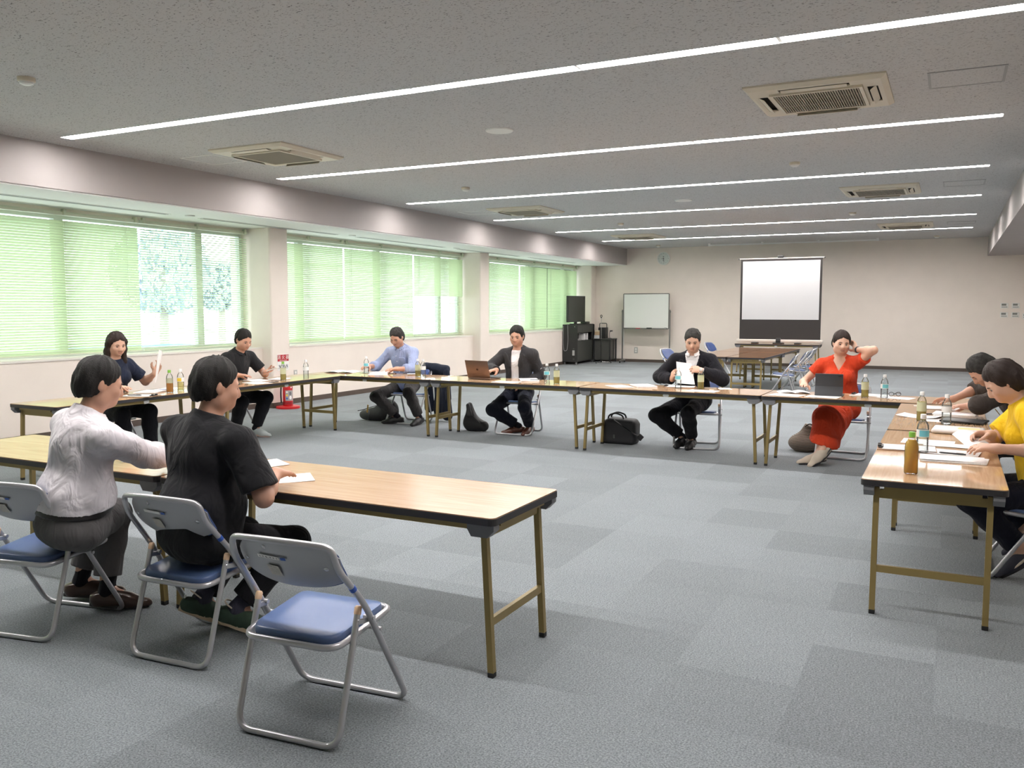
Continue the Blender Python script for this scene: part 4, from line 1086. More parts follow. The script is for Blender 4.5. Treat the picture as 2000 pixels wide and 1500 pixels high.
def suede(sh, Q, B, q, s):
    mst = mat('cream_leather', (0.66, 0.57, 0.46), .6)
    for sd in (-1, 1):
        m = MB()
        for k in range(3):
            y = .045 + k * .026; m.T = Matrix.Translation(Q(sd * .040, y, -.043)) @ B.to_4x4() @ rot('X', -.55).to_4x4() @ rot('Y', -sd * .25).to_4x4()
            m.rbox((0, 0, 0), (.006, .011, .046), .002, 1)
        m.build('stripes', mst, sh, True)
    m = MB()
    for a in (-.7, 0, .7):
        m.T = Matrix.Translation(Q(0, -.078, -.018)) @ B.to_4x4() @ rot('Y', a).to_4x4(); m.rbox((0, 0, .008), (.007, .004, .017), .002, 1)
    m.build('heel_emblem', M_white, sh, True)
    m = MB(); m.tube([Q(math.cos(a) * .036, -.022 + math.sin(a) * .040, .012 - .012 * math.sin(a)) for a in [2 * PI * k / 20 for k in range(21)]], .0035, 6); m.build('collar_trim', mst, sh, True)
shoes(g, mat('green_suede', (0.035, 0.062, 0.042), .9, var=.2, vscale=40), M_cream, cloth('grey_sock', (.05, .05, .07)), suede, 1.05, .275, .027)

# --- person in the white shirt, left
g = person('person in a white shirt and grey trousers seen from behind at the left', (-3.415, 2.42), -.24, dict(h=.0065, hx=.0, hy=.0, lean=.0, lean2=.20, side=.10, twist=.05,
    hpitch=.30, hyaw=-.15, sw=1.12, girth=1.18, seed=5,
    s=.91, wristR=(-3.30, 2.90, .70), handR=((-.65, .7, -.06), (0, 0, -1)), curlR=.25, poleR=(.55, -.1, -1),
    wristL=(-3.78, 2.92, .70), handL=((.3, 1, -.05), (0, 0, -1)), curlL=.25,
    kpoleR=(-.42, .5, .9), kpoleL=(-.2, .5, .9), ankleR=(-3.50, 2.64, .088), footR=(.80, .60, -.08), ankleL=(-3.74, 2.68, .088), footL=(.70, .70, -.08)))
mS = cloth('white_shirting', (0.70, 0.665, 0.70), 500, .12, cr=.42)
top(g, mS, 'shirt', .014, 'long', .018, .105, .0, .010, freq=15)
collar(g, mS, .064, .030, .35, .22, .006, .006)
pants(g, cloth('grey_suiting', (0.115, 0.110, 0.112)), 'trousers', amp=.004, ankle=.80, top_=.125)
belt(g, mat('black_leather', (.013, .012, .012), .4), .092, .122, .019)
M_brsh = mat('brown_leather', (0.055, 0.032, 0.024), .28)
shoes(g, M_brsh, M_rub, M_sock, None, .92, .285, .016)

# --- person with long hair at the window side
g = person('person with long dark hair in a navy T-shirt holding up papers beside the window', (-7.13, 5.50), -PI / 2, dict(s=.90, hy=.0, lean=.10, lean2=.20, hpitch=.32, hyaw=-.25, hair='long', hairm=MATS['brown_hair'], skin=SK2, seed=7, bust=True, sw=.94,
    wristL=(-6.82, 5.77, .795), handL=((.35, .25, .85), (.2, -.95, .1)), curlL=.55, poleL=(-.7, -.1, -.8),
    wristR=(-6.80, 5.32, .70), handR=((1, .25, -.05), (0, 0, -1)), curlR=.2,
    ankleL=(-6.72, 5.62, .085), footL=(1, .1, -.1), ankleR=(-6.75, 5.36, .085), footR=(1, 0, -.1)))
top(g, cloth('navy_jersey', (0.018, 0.024, 0.045)), 't_shirt', .012, 'short', .022, -.06, .01, .004, sfrac=.7)
pants(g, M_trB); shoes(g, mat('black_shoe', (.015, .015, .016), .4), M_rub, M_sock)

# --- person in the black polo shirt
g = person('person in a black polo shirt by the window looking down at a phone', (-7.10, 7.02), -PI / 2, dict(hy=.0, lean=.16, lean2=.34, hpitch=.45, hyaw=-.15, seed=9, sw=1.05, girth=1.06,
    wristL=(-6.70, 7.13, .715), handL=((.95, .0, .25), (0, -.25, .95)), curlL=.45, thumbL=.7, poleL=(-.75, .0, -.7),
    wristR=(-6.78, 6.80, .705), handR=((.8, .5, -.05), (0, 0, -1)), curlR=.22,
    ankleL=(-6.83, 7.10, .088), footL=(1, .12, -.10), ankleR=(-6.90, 6.86, .088), footR=(.9, -.25, -.10), kpoleL=(-.25, .5, .9)))
mP = cloth('black_pique', (0.018, 0.019, 0.021))
top(g, mP, 'polo_shirt', .013, 'short', .022, -.06, .01, .0042); collar(g, mP, .066, .024, .4, .25)
buttons(g, M_black, 0, (.17, .12), .118)
pants(g, M_trB, ankle=.88); band(g, mat('watch_steel', (.45, .45, .45), .3, metal=.8), 'watch', -1, .93, .034)
def swoosh(sh, Q, B, q, s):
    for sd in (-1, 1):
        m = MB(); pts = [(.020, -.030), (.045, -.046), (.075, -.0515), (.092, -.048), (.094, -.036)]
        m.tube([Q(sd * (.0425 - .05 * max(0, y - .06)), y, z) for y, z in pts], [.0012, .003, .0052, .0050, .0015], 6); m.build('swoosh', M_black, sh, True)
    m = MB()
    for k in range(4): m.tube([Q(-.018, .055 + k * .016, -.012 - k * .007), Q(0, .058 + k * .016, -.006 - k * .008), Q(.018, .055 + k * .016, -.012 - k * .007)], .0028, 6)
    m.build('laces', M_white, sh, True)
shoes(g, mat('pale_grey_knit', (0.50, 0.55, 0.55), .8, bump=.3, bscale=500), mat('pinkish_foam', (0.56, 0.42, 0.36), .7), M_sock, swoosh, 1.0, .285, .030)

# --- person in the blue shirt
g = person('person in a light blue shirt looking down at papers at the far tables', (-6.00, 8.90), PI, dict(hx=.02, hy=.0, lean=.14, lean2=.34, hpitch=.55, hyaw=.06, seed=11, sw=1.06, hairm=MATS['greying_hair'], girth=1.04,
    wristR=(-6.30, 8.50, .715), handR=((-.1, -1, -.08), (0, 0, -1)), curlR=.3, wristL=(-5.86, 8.44, .70), handL=((-.35, -1, -.05), (0, 0, -1)), curlL=.2,
    ankleR=(-6.02, 8.68, .088), footR=(-.9, -.45, -.1), ankleL=(-5.74, 8.74, .088), footL=(.05, -1, -.1), kpoleR=(.9, .6, .6), kpoleL=(.05, .6, .9)))
mB = cloth('blue_shirting', (0.30, 0.355, 0.54), 500, .12, cr=.4)
top(g, mB, 'shirt', .013, 'fore', .020, -.05, .012, .0055, freq=20); collar(g, mB, .066, .026, .5, .2); buttons(g, M_btn, 0, (.12, .05, -.02, -.09), .125)
m = MB(); m.T = Matrix.Translation(g['chest'] + g['R2'] @ V((-.075, .118, .05))) @ g['R2'].to_4x4(); m.rbox((0, 0, 0), (.085, .014, .095), .006, 2); m.build('pocket', mB, g['root'], True)
pants(g, M_trG, ankle=.88); shoes(g, mat('black_shoe', (0, 0, 0)), M_rub, M_sock, None, .95, .285)

# --- person in the grey jacket
g = person('person in a dark grey jacket and white T-shirt sitting at the bronze laptop', (-4.36, 8.72), PI + .05, dict(hx=.0, hy=.0, lean=.02, lean2=.10, hpitch=.25, hyaw=.10, seed=13, sw=1.06,
    poleR=(.9, -.2, -.35), wristR=(-4.50, 8.42, .73), handR=((-.3, -1, -.05), (0, 0, -1)), curlR=.22, poleL=(-.8, -.9, -.3), wristL=(-4.23, 8.63, .535), handL=((-1, -.3, -.1), (0, .1, -1)), curlL=.4,
    ankleR=(-4.31, 8.60, .088), footR=(-.85, -.55, -.1), ankleL=(-4.20, 8.66, .088), footL=(.02, -1, -.1), kpoleR=(.75, .6, .7), kpoleL=(-.05, .6, .9)))
mW = cloth('white_jersey', (0.76, 0.74, 0.74), 500, .1)
top(g, mW, 't_shirt', .010, 'short', .008, -.07, .026, .003)
mJ = cloth('charcoal_jacket', (0.040, 0.039, 0.041)); top(g, mJ, 'jacket', .019, 'long', .014, -.10, .0, .0042, lapels(g, .082, .132), post=front_cut(g, [(-.4, .055), (-.05, .042), (.05, .045), (.22, .062)]))
pants(g, cloth('midnight_trousers', (0.013, 0.015, 0.024)), ankle=.84); shoes(g, mat('tan_brown_leather', (0.10, 0.035, 0.022), .3), M_rub, M_sock, None, .92, .285, .015)

# --- person in the dark suit
g = person('person in a black suit and white shirt holding a sheet of paper with both hands', (-2.33, 8.68), PI + .08, dict(hx=.0, hy=.0, lean=.06, lean2=.20, hpitch=.38, hyaw=.12, seed=15, sw=1.08, girth=1.08, hairm=MATS['greying_hair'], skin=SK2,
    wristR=(-2.50, 8.47, .70), handR=((.25, -.6, .55), (.9, .2, .2)), curlR=.5, wristL=(-2.18, 8.42, .80), handL=((-.75, -.35, .15), (-.3, .7, -.5)), curlL=.65, poleL=(-.85, -.1, -.6), poleR=(.8, -.2, -.7),
    ankleR=(-2.40, 8.55, .10), footR=(-.15, -1, -.12), ankleL=(-2.30, 8.53, .088), footL=(.0, -1, -.08), kpoleR=(1.0, .6, .6), kpoleL=(.0, .6, .9)))
top(g, mW, 'shirt', .012, 'long', .008, -.04, .018, .003, cuff=.008); collar(g, mW, .066, .026, .45, .2)
mK = cloth('black_suiting', (0.013, 0.013, 0.017)); top(g, mK, 'suit_jacket', .019, 'long', .016, -.10, .0, .0045, lapels(g), post=front_cut(g, [(-.4, .03), (-.09, .0), (-.02, .018), (.22, .080)]))
pants(g, M_trB, ankle=.86); shoes(g, mat('black_shoe', (0, 0, 0)), M_rub, M_sock, None, .95, .285)
band(g, mat('watch_steel', (0, 0, 0)), 'watch', -1, .965, .031)

# --- person in the orange dress
g = person('person in an orange red dress, one hand behind the neck, legs crossed', (-.915, 8.72), PI, dict(s=.90, hx=.0, hy=.0, lean=.04, lean2=.14, side=.02, hpitch=.18, hyaw=.35, hroll=-.08, hair='tied', hairm=MATS['brown_hair'], skin=SK2, seed=17, bust=True, sw=1.0, girth=1.1,
    wristR=(-1.215, 8.47, .705), handR=((.1, -1, -.06), (0, 0, -1)), curlR=.15, wristL=(-.785, 8.66, 1.03), handL=((-.30, .65, .55), (-.9, -.3, .1)), curlL=.5, poleL=(-.9, .75, -.25), shzL=.02,
    ankleL=(-1.03, 8.17, .088), footL=(-.8, -.6, -.12), ankleR=(-.985, 8.10, .155), footR=(-.50, -.55, -.50), kpoleL=(.3, .5, .9), kpoleR=(.25, .55, .95)))
mO = cloth('orange_linen', (0.56, 0.055, 0.020), 500, .2, cr=.4)
top(g, mO, 'dress', .013, 'cap', .022, -.06, .0, .0045, sfrac=.45, post=front_cut(g, [(-1, -1), (.075, .0), (.20, .075), (.3, .1)]))
def skirt(g, m):
    s = g['s']; f = Field(); hip = g['hip']; (h1, k1, a1), (h2, k2, a2) = g['legs'][1], g['legs'][-1]
    up = [(np.array(hip + V((0, 0, .10))), np.array((0, 0, 1.)))]; km = (k1 + k2) / 2; hem = (a1 + a2) / 2 + V((0, 0, .05))
    f.p.append(g['tor'].grown(.015).p[0][:6] + (tuple(up),)); f.p.append(g['tor'].grown(.013).p[1][:6] + (tuple(up),))
    f.cap(h1, k1, .105, .085, .05, up); f.cap(h2, k2, .105, .085, .05, up); f.cap(hip, km, .11, .08, .06, up)
    cl = [(np.array(hem + V((0, 0, .03))), np.array(V((.25, .0, -1)).normalized()))]
    for k in (k1, k2): f.cap(k, hem + V((.02, -.02, -.05)), .082, .095, .05, cl)
    f.cap(km + V((0, -.10, -.08)), hem + V((-.05, -.10, -.05)), .075, .085, .06, cl)
    f.cap(hip.lerp(km, .45) + V((-.06, 0, -.06)), hem + V((-.06, -.08, .0)), .085, .07, .07, cl)
    P, F = f.mesh(g['h'], lambda P, D: D + folds(P, .007, 31, 22, (1, 1, .3))); np_obj('skirt', P, F, m, g['root'])
skirt(g, mO); band(g, M_black, 'wristband', -1, .90, .032)
def runner(sh, Q, B, q, s):
    for sd in (-1, 1):
        m = MB(); m.tube([Q(sd * .042, -.05, -.030), Q(sd * .045, .0, -.040), Q(sd * .043, .06, -.052)], [.010, .013, .006], 8, True, None, .5); m.build('side_panel', M_black, sh, True)
    m = MB()
    for k in range(4): m.tube([Q(-.018, .055 + k * .016, -.012 - k * .007), Q(0, .058 + k * .016, -.006 - k * .008), Q(.018, .055 + k * .016, -.012 - k * .007)], .0028, 6)
    m.build('laces', M_white, sh, True)
shoes(g, mat('beige_runner', (0.55, 0.47, 0.38), .8), mat('black_sole', (.025, .025, .03), .7, bump=.5, bscale=200), None, runner, 1.12, .295, .036, .03)

# --- person in the grey brown shirt, right
g = person('person in a dark grey brown shirt bending low over papers at the right', (.60, 7.10), PI / 2, dict(hx=.0, hy=.0, lean=.30, lean2=.66, hpitch=.92, hyaw=.15, seed=19, sw=1.1, girth=1.1, hairm=MATS['greying_hair'],
    wristR=(.04, 7.36, .725), handR=((-1, .1, -.10), (0, -.3, -1)), curlR=.35, poleR=(1, -.1, .25), wristL=(.15, 6.98, .715), handL=((-.95, -.15, -.06), (0, 0, -1)), curlL=.22, poleL=(-1, -.1, .1),
    ankleR=(.36, 7.22, .088), footR=(-1, .2, -.1), ankleL=(.36, 6.98, .088), footL=(-1, -.2, -.1)))
mH = cloth('grey_brown_shirting', (0.055, 0.045, 0.040), 500, .15)
top(g, mH, 'shirt', .014, 'elbow', .026, -.06, .01, .006, freq=20); collar(g, mH, .068, .028, .4, .2)
m = MB(); p = g['chest'] + g['R2'] @ V((-.06, .135, .03)); m.T = Matrix.Translation(p) @ g['R2'].to_4x4(); m.rbox((0, 0, 0), (.008, .006, .055), .002, 1); m.build('pen_clip', mat('brass_clip', (.55, .36, .12), .3, metal=.8), g['root'])
pants(g, M_trB); shoes(g, mat('black_shoe', (0, 0, 0)), M_rub, M_sock)

# --- person in yellow, right edge
g = person('person in a yellow shirt at the right picture edge handling papers with both hands', (.49, 5.25), PI / 2, dict(s=.885, h=.007, hx=.0, hy=.0, lean=.14, lean2=.34, hpitch=.72, hyaw=.1, hair='bob', hairm=MATS['brown_hair'], skin=SK2, seed=21, bust=True, sw=.95,
    wristR=(.215, 5.13, .755), handR=((-.85, -.35, .0), (.2, -.5, -.85)), curlR=.7, thumbR=.8, poleR=(1, -.1, -.25), wristL=(.235, 4.86, .722), handL=((-1, -.02, .02), (.05, .25, -.95)), curlL=.42, poleL=(-.9, -.2, -.7),
    ankleR=(.43, 5.42, .20), footR=(-.75, .1, -.6), ankleL=(.38, 5.13, .155), footL=(-.78, -.1, -.62), kpoleR=(.1, .7, .7), kpoleL=(-.05, .7, .7)))
top(g, cloth('yellow_jersey', (0.70, 0.44, 0.015), 500, .15), 'shirt', .013, 'short', .022, -.10, .0, .005)
pants(g, cloth('navy_trousers', (0.012, 0.013, 0.022)), ankle=.88)
def twotone(sh, Q, B, q, s):
    for sd in (-1, 1):
        m = MB(); m.tube([Q(sd * .040, -.01, -.030), Q(sd * .043, .05, -.042), Q(sd * .038, .10, -.052)], [.012, .016, .010], 8, True, None, .5); m.build('side_panel', mat('cream_panel', (.62, .52, .42), .7), sh, True)
shoes(g, mat('navy_runner', (0.03, 0.03, 0.045), .8), mat('black_sole', (0, 0, 0)), None, twotone, 1.0, .275, .03)
# ------------------------------------------------------------------ things on the tables
M_pet = clear('clear_bottle', (0.97, 0.985, 0.985), .22, .05, .04, (.8, .85, .86))
M_water = clear('bottled_water', (0.93, 0.965, 0.97), .12, .03, .05)
M_cap = mat('white_cap', (0.82, 0.82, 0.82), .4); M_gcap = mat('green_cap', (0.22, 0.50, 0.06), .4)
M_wlab = mat('white_film', (0.78, 0.80, 0.80), .35); M_clab = mat('light_blue_film', (0.16, 0.56, 0.68), .35); M_ylab = mat('yellow_film', (0.75, 0.55, 0.05), .4)
M_tea = clear('green_tea', (0.80, 0.74, 0.36), .1, .55, .05, (0.50, 0.42, 0.10)); M_btea = clear('barley_tea', (0.80, 0.42, 0.08), .1, .6, .05, (0.62, 0.30, 0.03)); M_otea = clear('orange_drink', (0.85, 0.5, .1), .1, .75, .05, (0.80, 0.50, 0.06))
def bottle(name, label, x, y, group, lab=None, lab2=None, drink=None, fill=.13, cap=None, H=.205, r=.0305, ribs=True, ang=0.0, lz=(.085, .125)):
    k = H / .205
    t = thing(name, label, 'bottle', (x, y, TZ), ang, group)
    prof = [(.001, .001), (.026, 0), (r, .006)]
    z = .012
    if ribs:
        while z < .076: prof += [(r, z), (r - .0022, z + .005)]; z += .010
    prof += [(r, .080), (r, .130), (r - .001, .136), (.027, .150), (.020, .164), (.0125, .174), (.0120, .182)]
    prof = [(a, b * k) for a, b in prof]
    MB().lathe(prof, seg=24).build('bottle_body', M_pet, t, True)
    wp = [(.001, .003)] + [(max(.001, a - .0022), b + .0006) for a, b in prof[1:] if .003 < b < fill * k]
    wp.append((max(.004, wp[-1][0]), fill * k)); MB().lathe(wp, seg=20).build('drink', drink or M_water, t, True)
    MB().lathe([(.0145, .180 * k), (.0148, .183 * k), (.0148, .202 * k), (.0135, .205 * k), (.001, .205 * k)], seg=20).build('cap', cap or M_cap, t, True)
    if lab:
        m = MB(); R1_ = r + .0006; m.lathe([(R1_, lz[0] * k), (R1_, lz[1] * k)], seg=32, mi=0); m.f = m.f[:32]; m.mi = m.mi[:32]
        lo = m.build('bottle_label', lab, t, True)
        if lab2:
            q = MB(); n = 10
            vs = [((R1_ + .0005) * math.cos(a), (R1_ + .0005) * math.sin(a), zz * k) for zz in (lz[0] + .004, lz[1] - .004) for a in [-PI * .78 + PI * .62 * i / n for i in range(n + 1)]]
            q.add(vs, [(i, i + 1, i + n + 2, i + n + 1) for i in range(n)]); q.build('label_print', lab2, lo, True)
    return t
GW = 'clear water bottles on the tables'
for x, y, lab, l2, f, a in ((-6.43, 7.49, 'clear water bottle alone on the window side table corner, near the sign', None, .125, 0), (-6.22, 8.33, 'clear water bottle with blue label left of the blue shirted person', M_clab, .075, .3),
        (-5.31, 8.17, 'clear water bottle at the table joint right of the blue shirted person', None, .12, 0), (-3.74, 8.12, 'clear water bottle right of the person in the grey jacket', M_clab, .125, .2),
        (-2.35, 8.17, 'clear water bottle in front of the suited person', M_clab, .125, 0), (-.49, 8.08, 'clear water bottle with light blue label right of the tablet', M_clab, .125, .4),
        (-.0, 6.42, 'clear water bottle in front of the person in the grey brown shirt', None, .125, 0), (-.11, 5.10, 'clear water bottle with light blue label beside the orange drink', M_clab, .125, .35)):
    bottle('water_bottle', lab, x, y, GW, M_wlab, l2, None, f, None, .205 if y > 6 else .21, ang=a)
bottle('water_bottle', 'clear bottle with white cap and yellow print beside the green capped tea', -6.50, 5.79, GW, M_wlab, M_ylab, clear('lemon_water', (.93, .9, .6), .1, .25, .05, (.75, .6, .15)), .12)
GT = 'tea bottles on the tables'
for x, y, lab, c in ((-6.42, 7.11, 'yellowish tea bottle in front of the person in the black polo', M_gcap), (-5.40, 8.20, 'yellowish tea bottle just left of the clear bottle by the blue shirt', M_cap), (-3.62, 8.10, 'yellowish tea bottle right of the clear bottle by the grey jacket', M_cap),
        (-2.13, 8.18, 'yellowish tea bottle in front of the suited person, right of his paper', M_cap), (-.645, 8.06, 'yellowish tea bottle between the tablet and the labelled water bottle', M_cap), (-.155, 6.54, 'yellowish tea bottle on the right hand table, behind the blue labelled water', M_cap)):
    bottle('tea_bottle', lab, x, y, GT, mat('pale_green_film', (.52, .55, .36), .4), None, M_tea, .135, c, .205, ribs=False, lz=(.07, .135))
bottle('tea_bottle', 'half full brown tea bottle with a green cap before the long haired person', -6.43, 5.60, GT, clear('clear_film', (.8, .82, .72), .2, .45, .1, (.6, .6, .45)), None, M_btea, .085, M_gcap, .21, ribs=False, lz=(.087, .13))
bottle('juice_bottle', 'orange yellow drink bottle with a green cap, nearest the camera on the right hand table', -.140, 4.42, 'drink bottles', None, None, M_otea, .165, M_gcap, .20, ribs=False)

def print_mat():
    m = bpy.data.materials.new('printed_sheet'); m.use_nodes = True; nt = m.node_tree; b = nt.nodes['Principled BSDF']; L = nt.links
    tc = nd(nt, 'ShaderNodeTexCoord'); mp = nd(nt, 'ShaderNodeMapping'); mp.inputs['Scale'].default_value = (1, 1, 1); L.new(tc.outputs['Object'], mp.inputs[0])
    w = nd(nt, 'ShaderNodeTexWave', Scale=55.0, Distortion=0.0); w.bands_direction = 'Y'; L.new(mp.outputs[0], w.inputs['Vector'])
    m2 = nd(nt, 'ShaderNodeMapping'); m2.inputs['Scale'].default_value = (90, 57, 1); L.new(tc.outputs['Object'], m2.inputs[0])
    n = nd(nt, 'ShaderNodeTexNoise', Scale=1.6, Detail=2.0); L.new(m2.outputs[0], n.inputs['Vector'])
    a = nd(nt, 'ShaderNodeMath', operation='MULTIPLY'); L.new(w.outputs['Fac'], a.inputs[0]); L.new(n.outputs[0], a.inputs[1])
    r = nd(nt, 'ShaderNodeValToRGB'); r.color_ramp.elements[0].position = .40; r.color_ramp.elements[1].position = .52
    r.color_ramp.elements[0].color = (.80, .78, .775, 1); r.color_ramp.elements[1].color = (.66, .63, .63, 1)
    L.new(a.outputs[0], r.inputs[0]); L.new(r.outputs[0], b.inputs['Base Color']); b.inputs['Roughness'].default_value = .75
    return m
M_print = print_mat()
def paper(label, x, y, a, z=.0015, w=.195, l=.276, m=None, curl=0.0, corner=0.0, name='paper_sheet', cat='paper', grp='sheets of paper on the tables', lift=None):
    """sheet lying on a table; curl bows it, corner lifts one corner"""
    def f(u, v):
        X, Y = (u - .5) * w, (v - .5) * l
        return (X, Y, z + curl * (2 * v - 1) ** 2 + corner * max(0, u + v - 1.25) ** 1.5 * 1.6 + (lift(u, v) if lift else 0))
    o = MB().sheet(f, 12, 14, .0009).build(name, m or M_print, None, True)
    place(o, (x, y, TZ), a); return tag(o, label, cat, grp)
def stack(label, x, y, a, n=8, w=.195, l=.276, m=None, name='paper_stack', cat='papers', cover=None, seed=1):
    r = random.Random(seed); t = thing(name, label, cat, (x, y, TZ), a, 'piles of papers on the tables')
    for i in range(3):
        mb = MB(); mb.T = Matrix.Rotation(r.uniform(-.07, .07), 4, 'Z'); mb.rbox((r.uniform(-.008, .008), r.uniform(-.008, .008), .0006 + n * .0007 * (i + .5)), (w, l, n * .0007), .0005, 1)
        mb.build('sheets', M_print if (i < 2 or not cover) else cover, t)
    return t
def booklet(label, x, y, a, w=.19, l=.27, th=.006, m=None):
    """open booklet, pages bowing up from the fold"""
    t = thing('booklet', label, 'booklet', (x, y, TZ), a, 'open booklets on the tables')
    for s_ in (-1, 1):
        MB().sheet(lambda u, v: (s_ * u * w, (v - .5) * l * s_, .003 + th * 2.6 * math.sin(u * PI) * (1 - .3 * u) + th * (1 - u) * .6), 12, 4, .002).build('pages', M_print, t, True)
    return t
def clipboard(label, x, y, a, board=None, w=.21, l=.30):
    t = thing('clipboard', label, 'clipboard', (x, y, TZ), a, 'clipboards on the tables')
    MB().rbox((0, 0, .0025), (w, l, .004), .001, 1).build('board', board or mat('hardboard', (.32, .19, .11), .6), t)
    MB().sheet(lambda u, v: ((u - .5) * w * .93, (v - .5) * l * .9 - .01, .0062 + .002 * (2 * u - 1) ** 2), 6, 6, .001).build('paper', M_print, t, True)
    m = MB(); m.rbox((0, l / 2 - .018, .010), (.10, .028, .006), .002, 1); m.rbox((-.03, l / 2 - .012, .016), (.022, .02, .012), .004, 2); m.rbox((.03, l / 2 - .012, .016), (.022, .02, .012), .004, 2); m.build('clip', M_black, t, True)
    return t
def pen(label, x, y, a, m, z=.005):
    t = thing('pen', label, 'pen', (x, y, TZ + z), a, 'pens on the tables')
    MB().tube([(-.065, 0, 0), (-.055, 0, 0), (.055, 0, 0)], [.001, .0045, .0045], 8).build('barrel', m, t, True); MB().tube([(.055, 0, 0), (.066, 0, 0)], .0040, 8).build('push_button', M_black, t, True)
    MB().bb((.02, -.001, .0045), (.055, .001, .0065)).build('pen_clip', M_bolt, t); return t
M_pinkp = mat('pinkish_paper', (.80, .66, .66), .75)
# near tables
paper('white sheet on the far side of the near table, left of the empty end', -3.06, 3.18, -.5, curl=.003)
paper('white sheet at the joint of the near tables', -3.30, 3.15, .1, z=.003, m=M_paper)
paper('white sheet under the hand of the person in the black T-shirt', -2.70, 2.965, -.75, curl=.002)
paper('white sheet before the hands of the person in the white shirt', -3.66, 3.08, .2)
# window side tables
stack('pile of papers before the long haired person', -6.60, 5.52, .5, 6, seed=3); clipboard('clipboard with papers before the long haired person', -6.40, 5.24, -1.2)
pen('dark blue pen lying beside the green capped tea bottle', -6.67, 5.74, .9, mat('navy_plastic', (.02, .03, .15), .4)); paper('white sheet behind the green capped tea bottle', -6.73, 5.86, .3)
pen('black pen on the clipboard before the long haired person', -6.42, 5.20, .4, M_black, .013)
stack('pile of papers before the person in the black polo', -6.62, 6.92, 1.2, 4, seed=5); paper('white sheet between the black polo and the tea bottle', -6.58, 7.22, .25, curl=.004)
pen('black pen near the edge before the person in the black polo', -6.33, 6.86, 1.4, M_black); paper('white sheet at the table edge below the black polo', -6.44, 6.74, 1.3)
# far tables
booklet('open booklet at the left end of the far row', -6.60, 8.36, .25)
paper('large white sheet with lifted edge before the blue shirted person', -6.02, 8.30, .5, w=.23, l=.30, corner=.05, m=M_pinkp); paper('white sheet under the hand of the blue shirted person', -6.22, 8.46, -.2, z=.004)
pen('silver pen before the blue shirted person', -5.93, 8.42, .7, M_bolt); paper('folded white slip right of the blue shirted person', -5.62, 8.40, .6, w=.10, l=.09, curl=.01)
stack('loose pile of papers right of the bronze laptop', -4.03, 8.30, .5, 7, seed=8); paper('white sheet at the front edge below the bronze laptop', -4.17, 8.02, 1.45); pen('black pen on papers right of the bronze laptop', -3.93, 8.25, .3, M_black, .018)
paper('white sheet at the left before the suited person', -2.93, 8.10, .8); stack('pile of papers left of the suited person', -2.70, 8.18, .6, 7, seed=9); clipboard('brown clipboard before the suited person', -2.37, 8.30, PI / 2 + .15)
paper('white sheet at the front edge right of the suited person', -2.06, 7.99, 1.5); pen('grey pen right of the suited person', -2.06, 8.30, .2, M_grey); paper('folded white note right of the suited person', -1.93, 8.32, .4, w=.12, l=.15)
paper('white sheet at the left end of the tablet table', -1.29, 7.97, 1.35); booklet('open booklet under the hand of the person in orange', -1.27, 8.22, .3, .14, .20); paper('white sheet before the tablet', -.98, 7.95, 1.45)
clipboard('clipboard right of the tablet', -.62, 8.25, 1.4, M_paper); paper('white sheet under the labelled bottle near the corner', -.40, 8.14, 1.3)
def spectacles(label, x, y, a):
    t = thing('glasses', label, 'glasses', (x, y, TZ), a); m = MB()
    for q in (-1, 1): m.tube([(q * .032 + .022 * math.cos(b), 0, .022 + .017 * math.sin(b)) for b in [2 * PI * k / 16 for k in range(17)]], .0022, 6)
    m.tube([(-.01, 0, .026), (.01, 0, .026)], .002, 6); m.build('rims', M_black, t, True)
    for q in (-1, 1): MB().tube([(q * .054, 0, .026), (q * .056, .09, .024), (q * .054, .13, .004)], .0018, 6).build('temple', M_black, t, True)
spectacles('black framed glasses on the corner table behind the labelled bottle', -.415, 8.27, .5)
# right hand tables
paper('small white slip behind the tea bottle on the right hand table', -.20, 7.55, .2, w=.07, l=.05); stack('papers being written on by the grey brown shirted person', -.05, 7.42, 1.45, 4, seed=12)
paper('folded white sheet on the left side of the right hand table', -.17, 6.80, 1.3, curl=.012); stack('pile of papers under the hands of the grey brown shirted person', .06, 6.92, 1.5, 12, seed=13)
o = MB().rbox((0, 0, .011), (.20, .27, .014), .004, 2).build('notebook', M_black, None, True); place(o, (.11, 6.60, TZ), 1.35); tag(o, 'black notebook on the right hand table by the grey brown shirt', 'notebook')
pen('black pen left of the water bottle before the grey brown shirt', -.10, 6.98, .3, M_black); paper('white sheet under the black notebook', .0, 6.62, 1.5)
clipboard('clipboard left of the blue labelled bottle on the right hand table', -.19, 5.20, PI / 2 + .05); paper('white sheet behind the clipboard on the right hand table', -.09, 5.52, 1.52); paper('white narrow sheet right of the clipboard', .03, 5.42, 1.5, z=.004, w=.14)
paper('white sheet with a pen under the hands of the person in yellow', .03, 5.16, 1.45, z=.003, curl=.003); pen('dark pen on the sheet before the person in yellow', .035, 5.08, -.2, M_black, .010)
stack('long pile of white papers nearest the camera on the right hand table', .04, 4.91, PI / 2 - .04, 5, .17, .30, seed=15)
t = thing('envelope', 'bulging clear document envelope with a yellow label on the right hand table', 'envelope', (.07, 6.02, TZ), 1.5)
MB().rbox((0, 0, .016), (.22, .29, .028), .013, 3).build('envelope_body', mat('frosted_plastic', (.66, .63, .62), .4), t, True); MB().bb((-.05, -.12, .0302), (.03, .0, .0312)).build('envelope_label', mat('yellow_paper', (.78, .62, .28), .7), t)
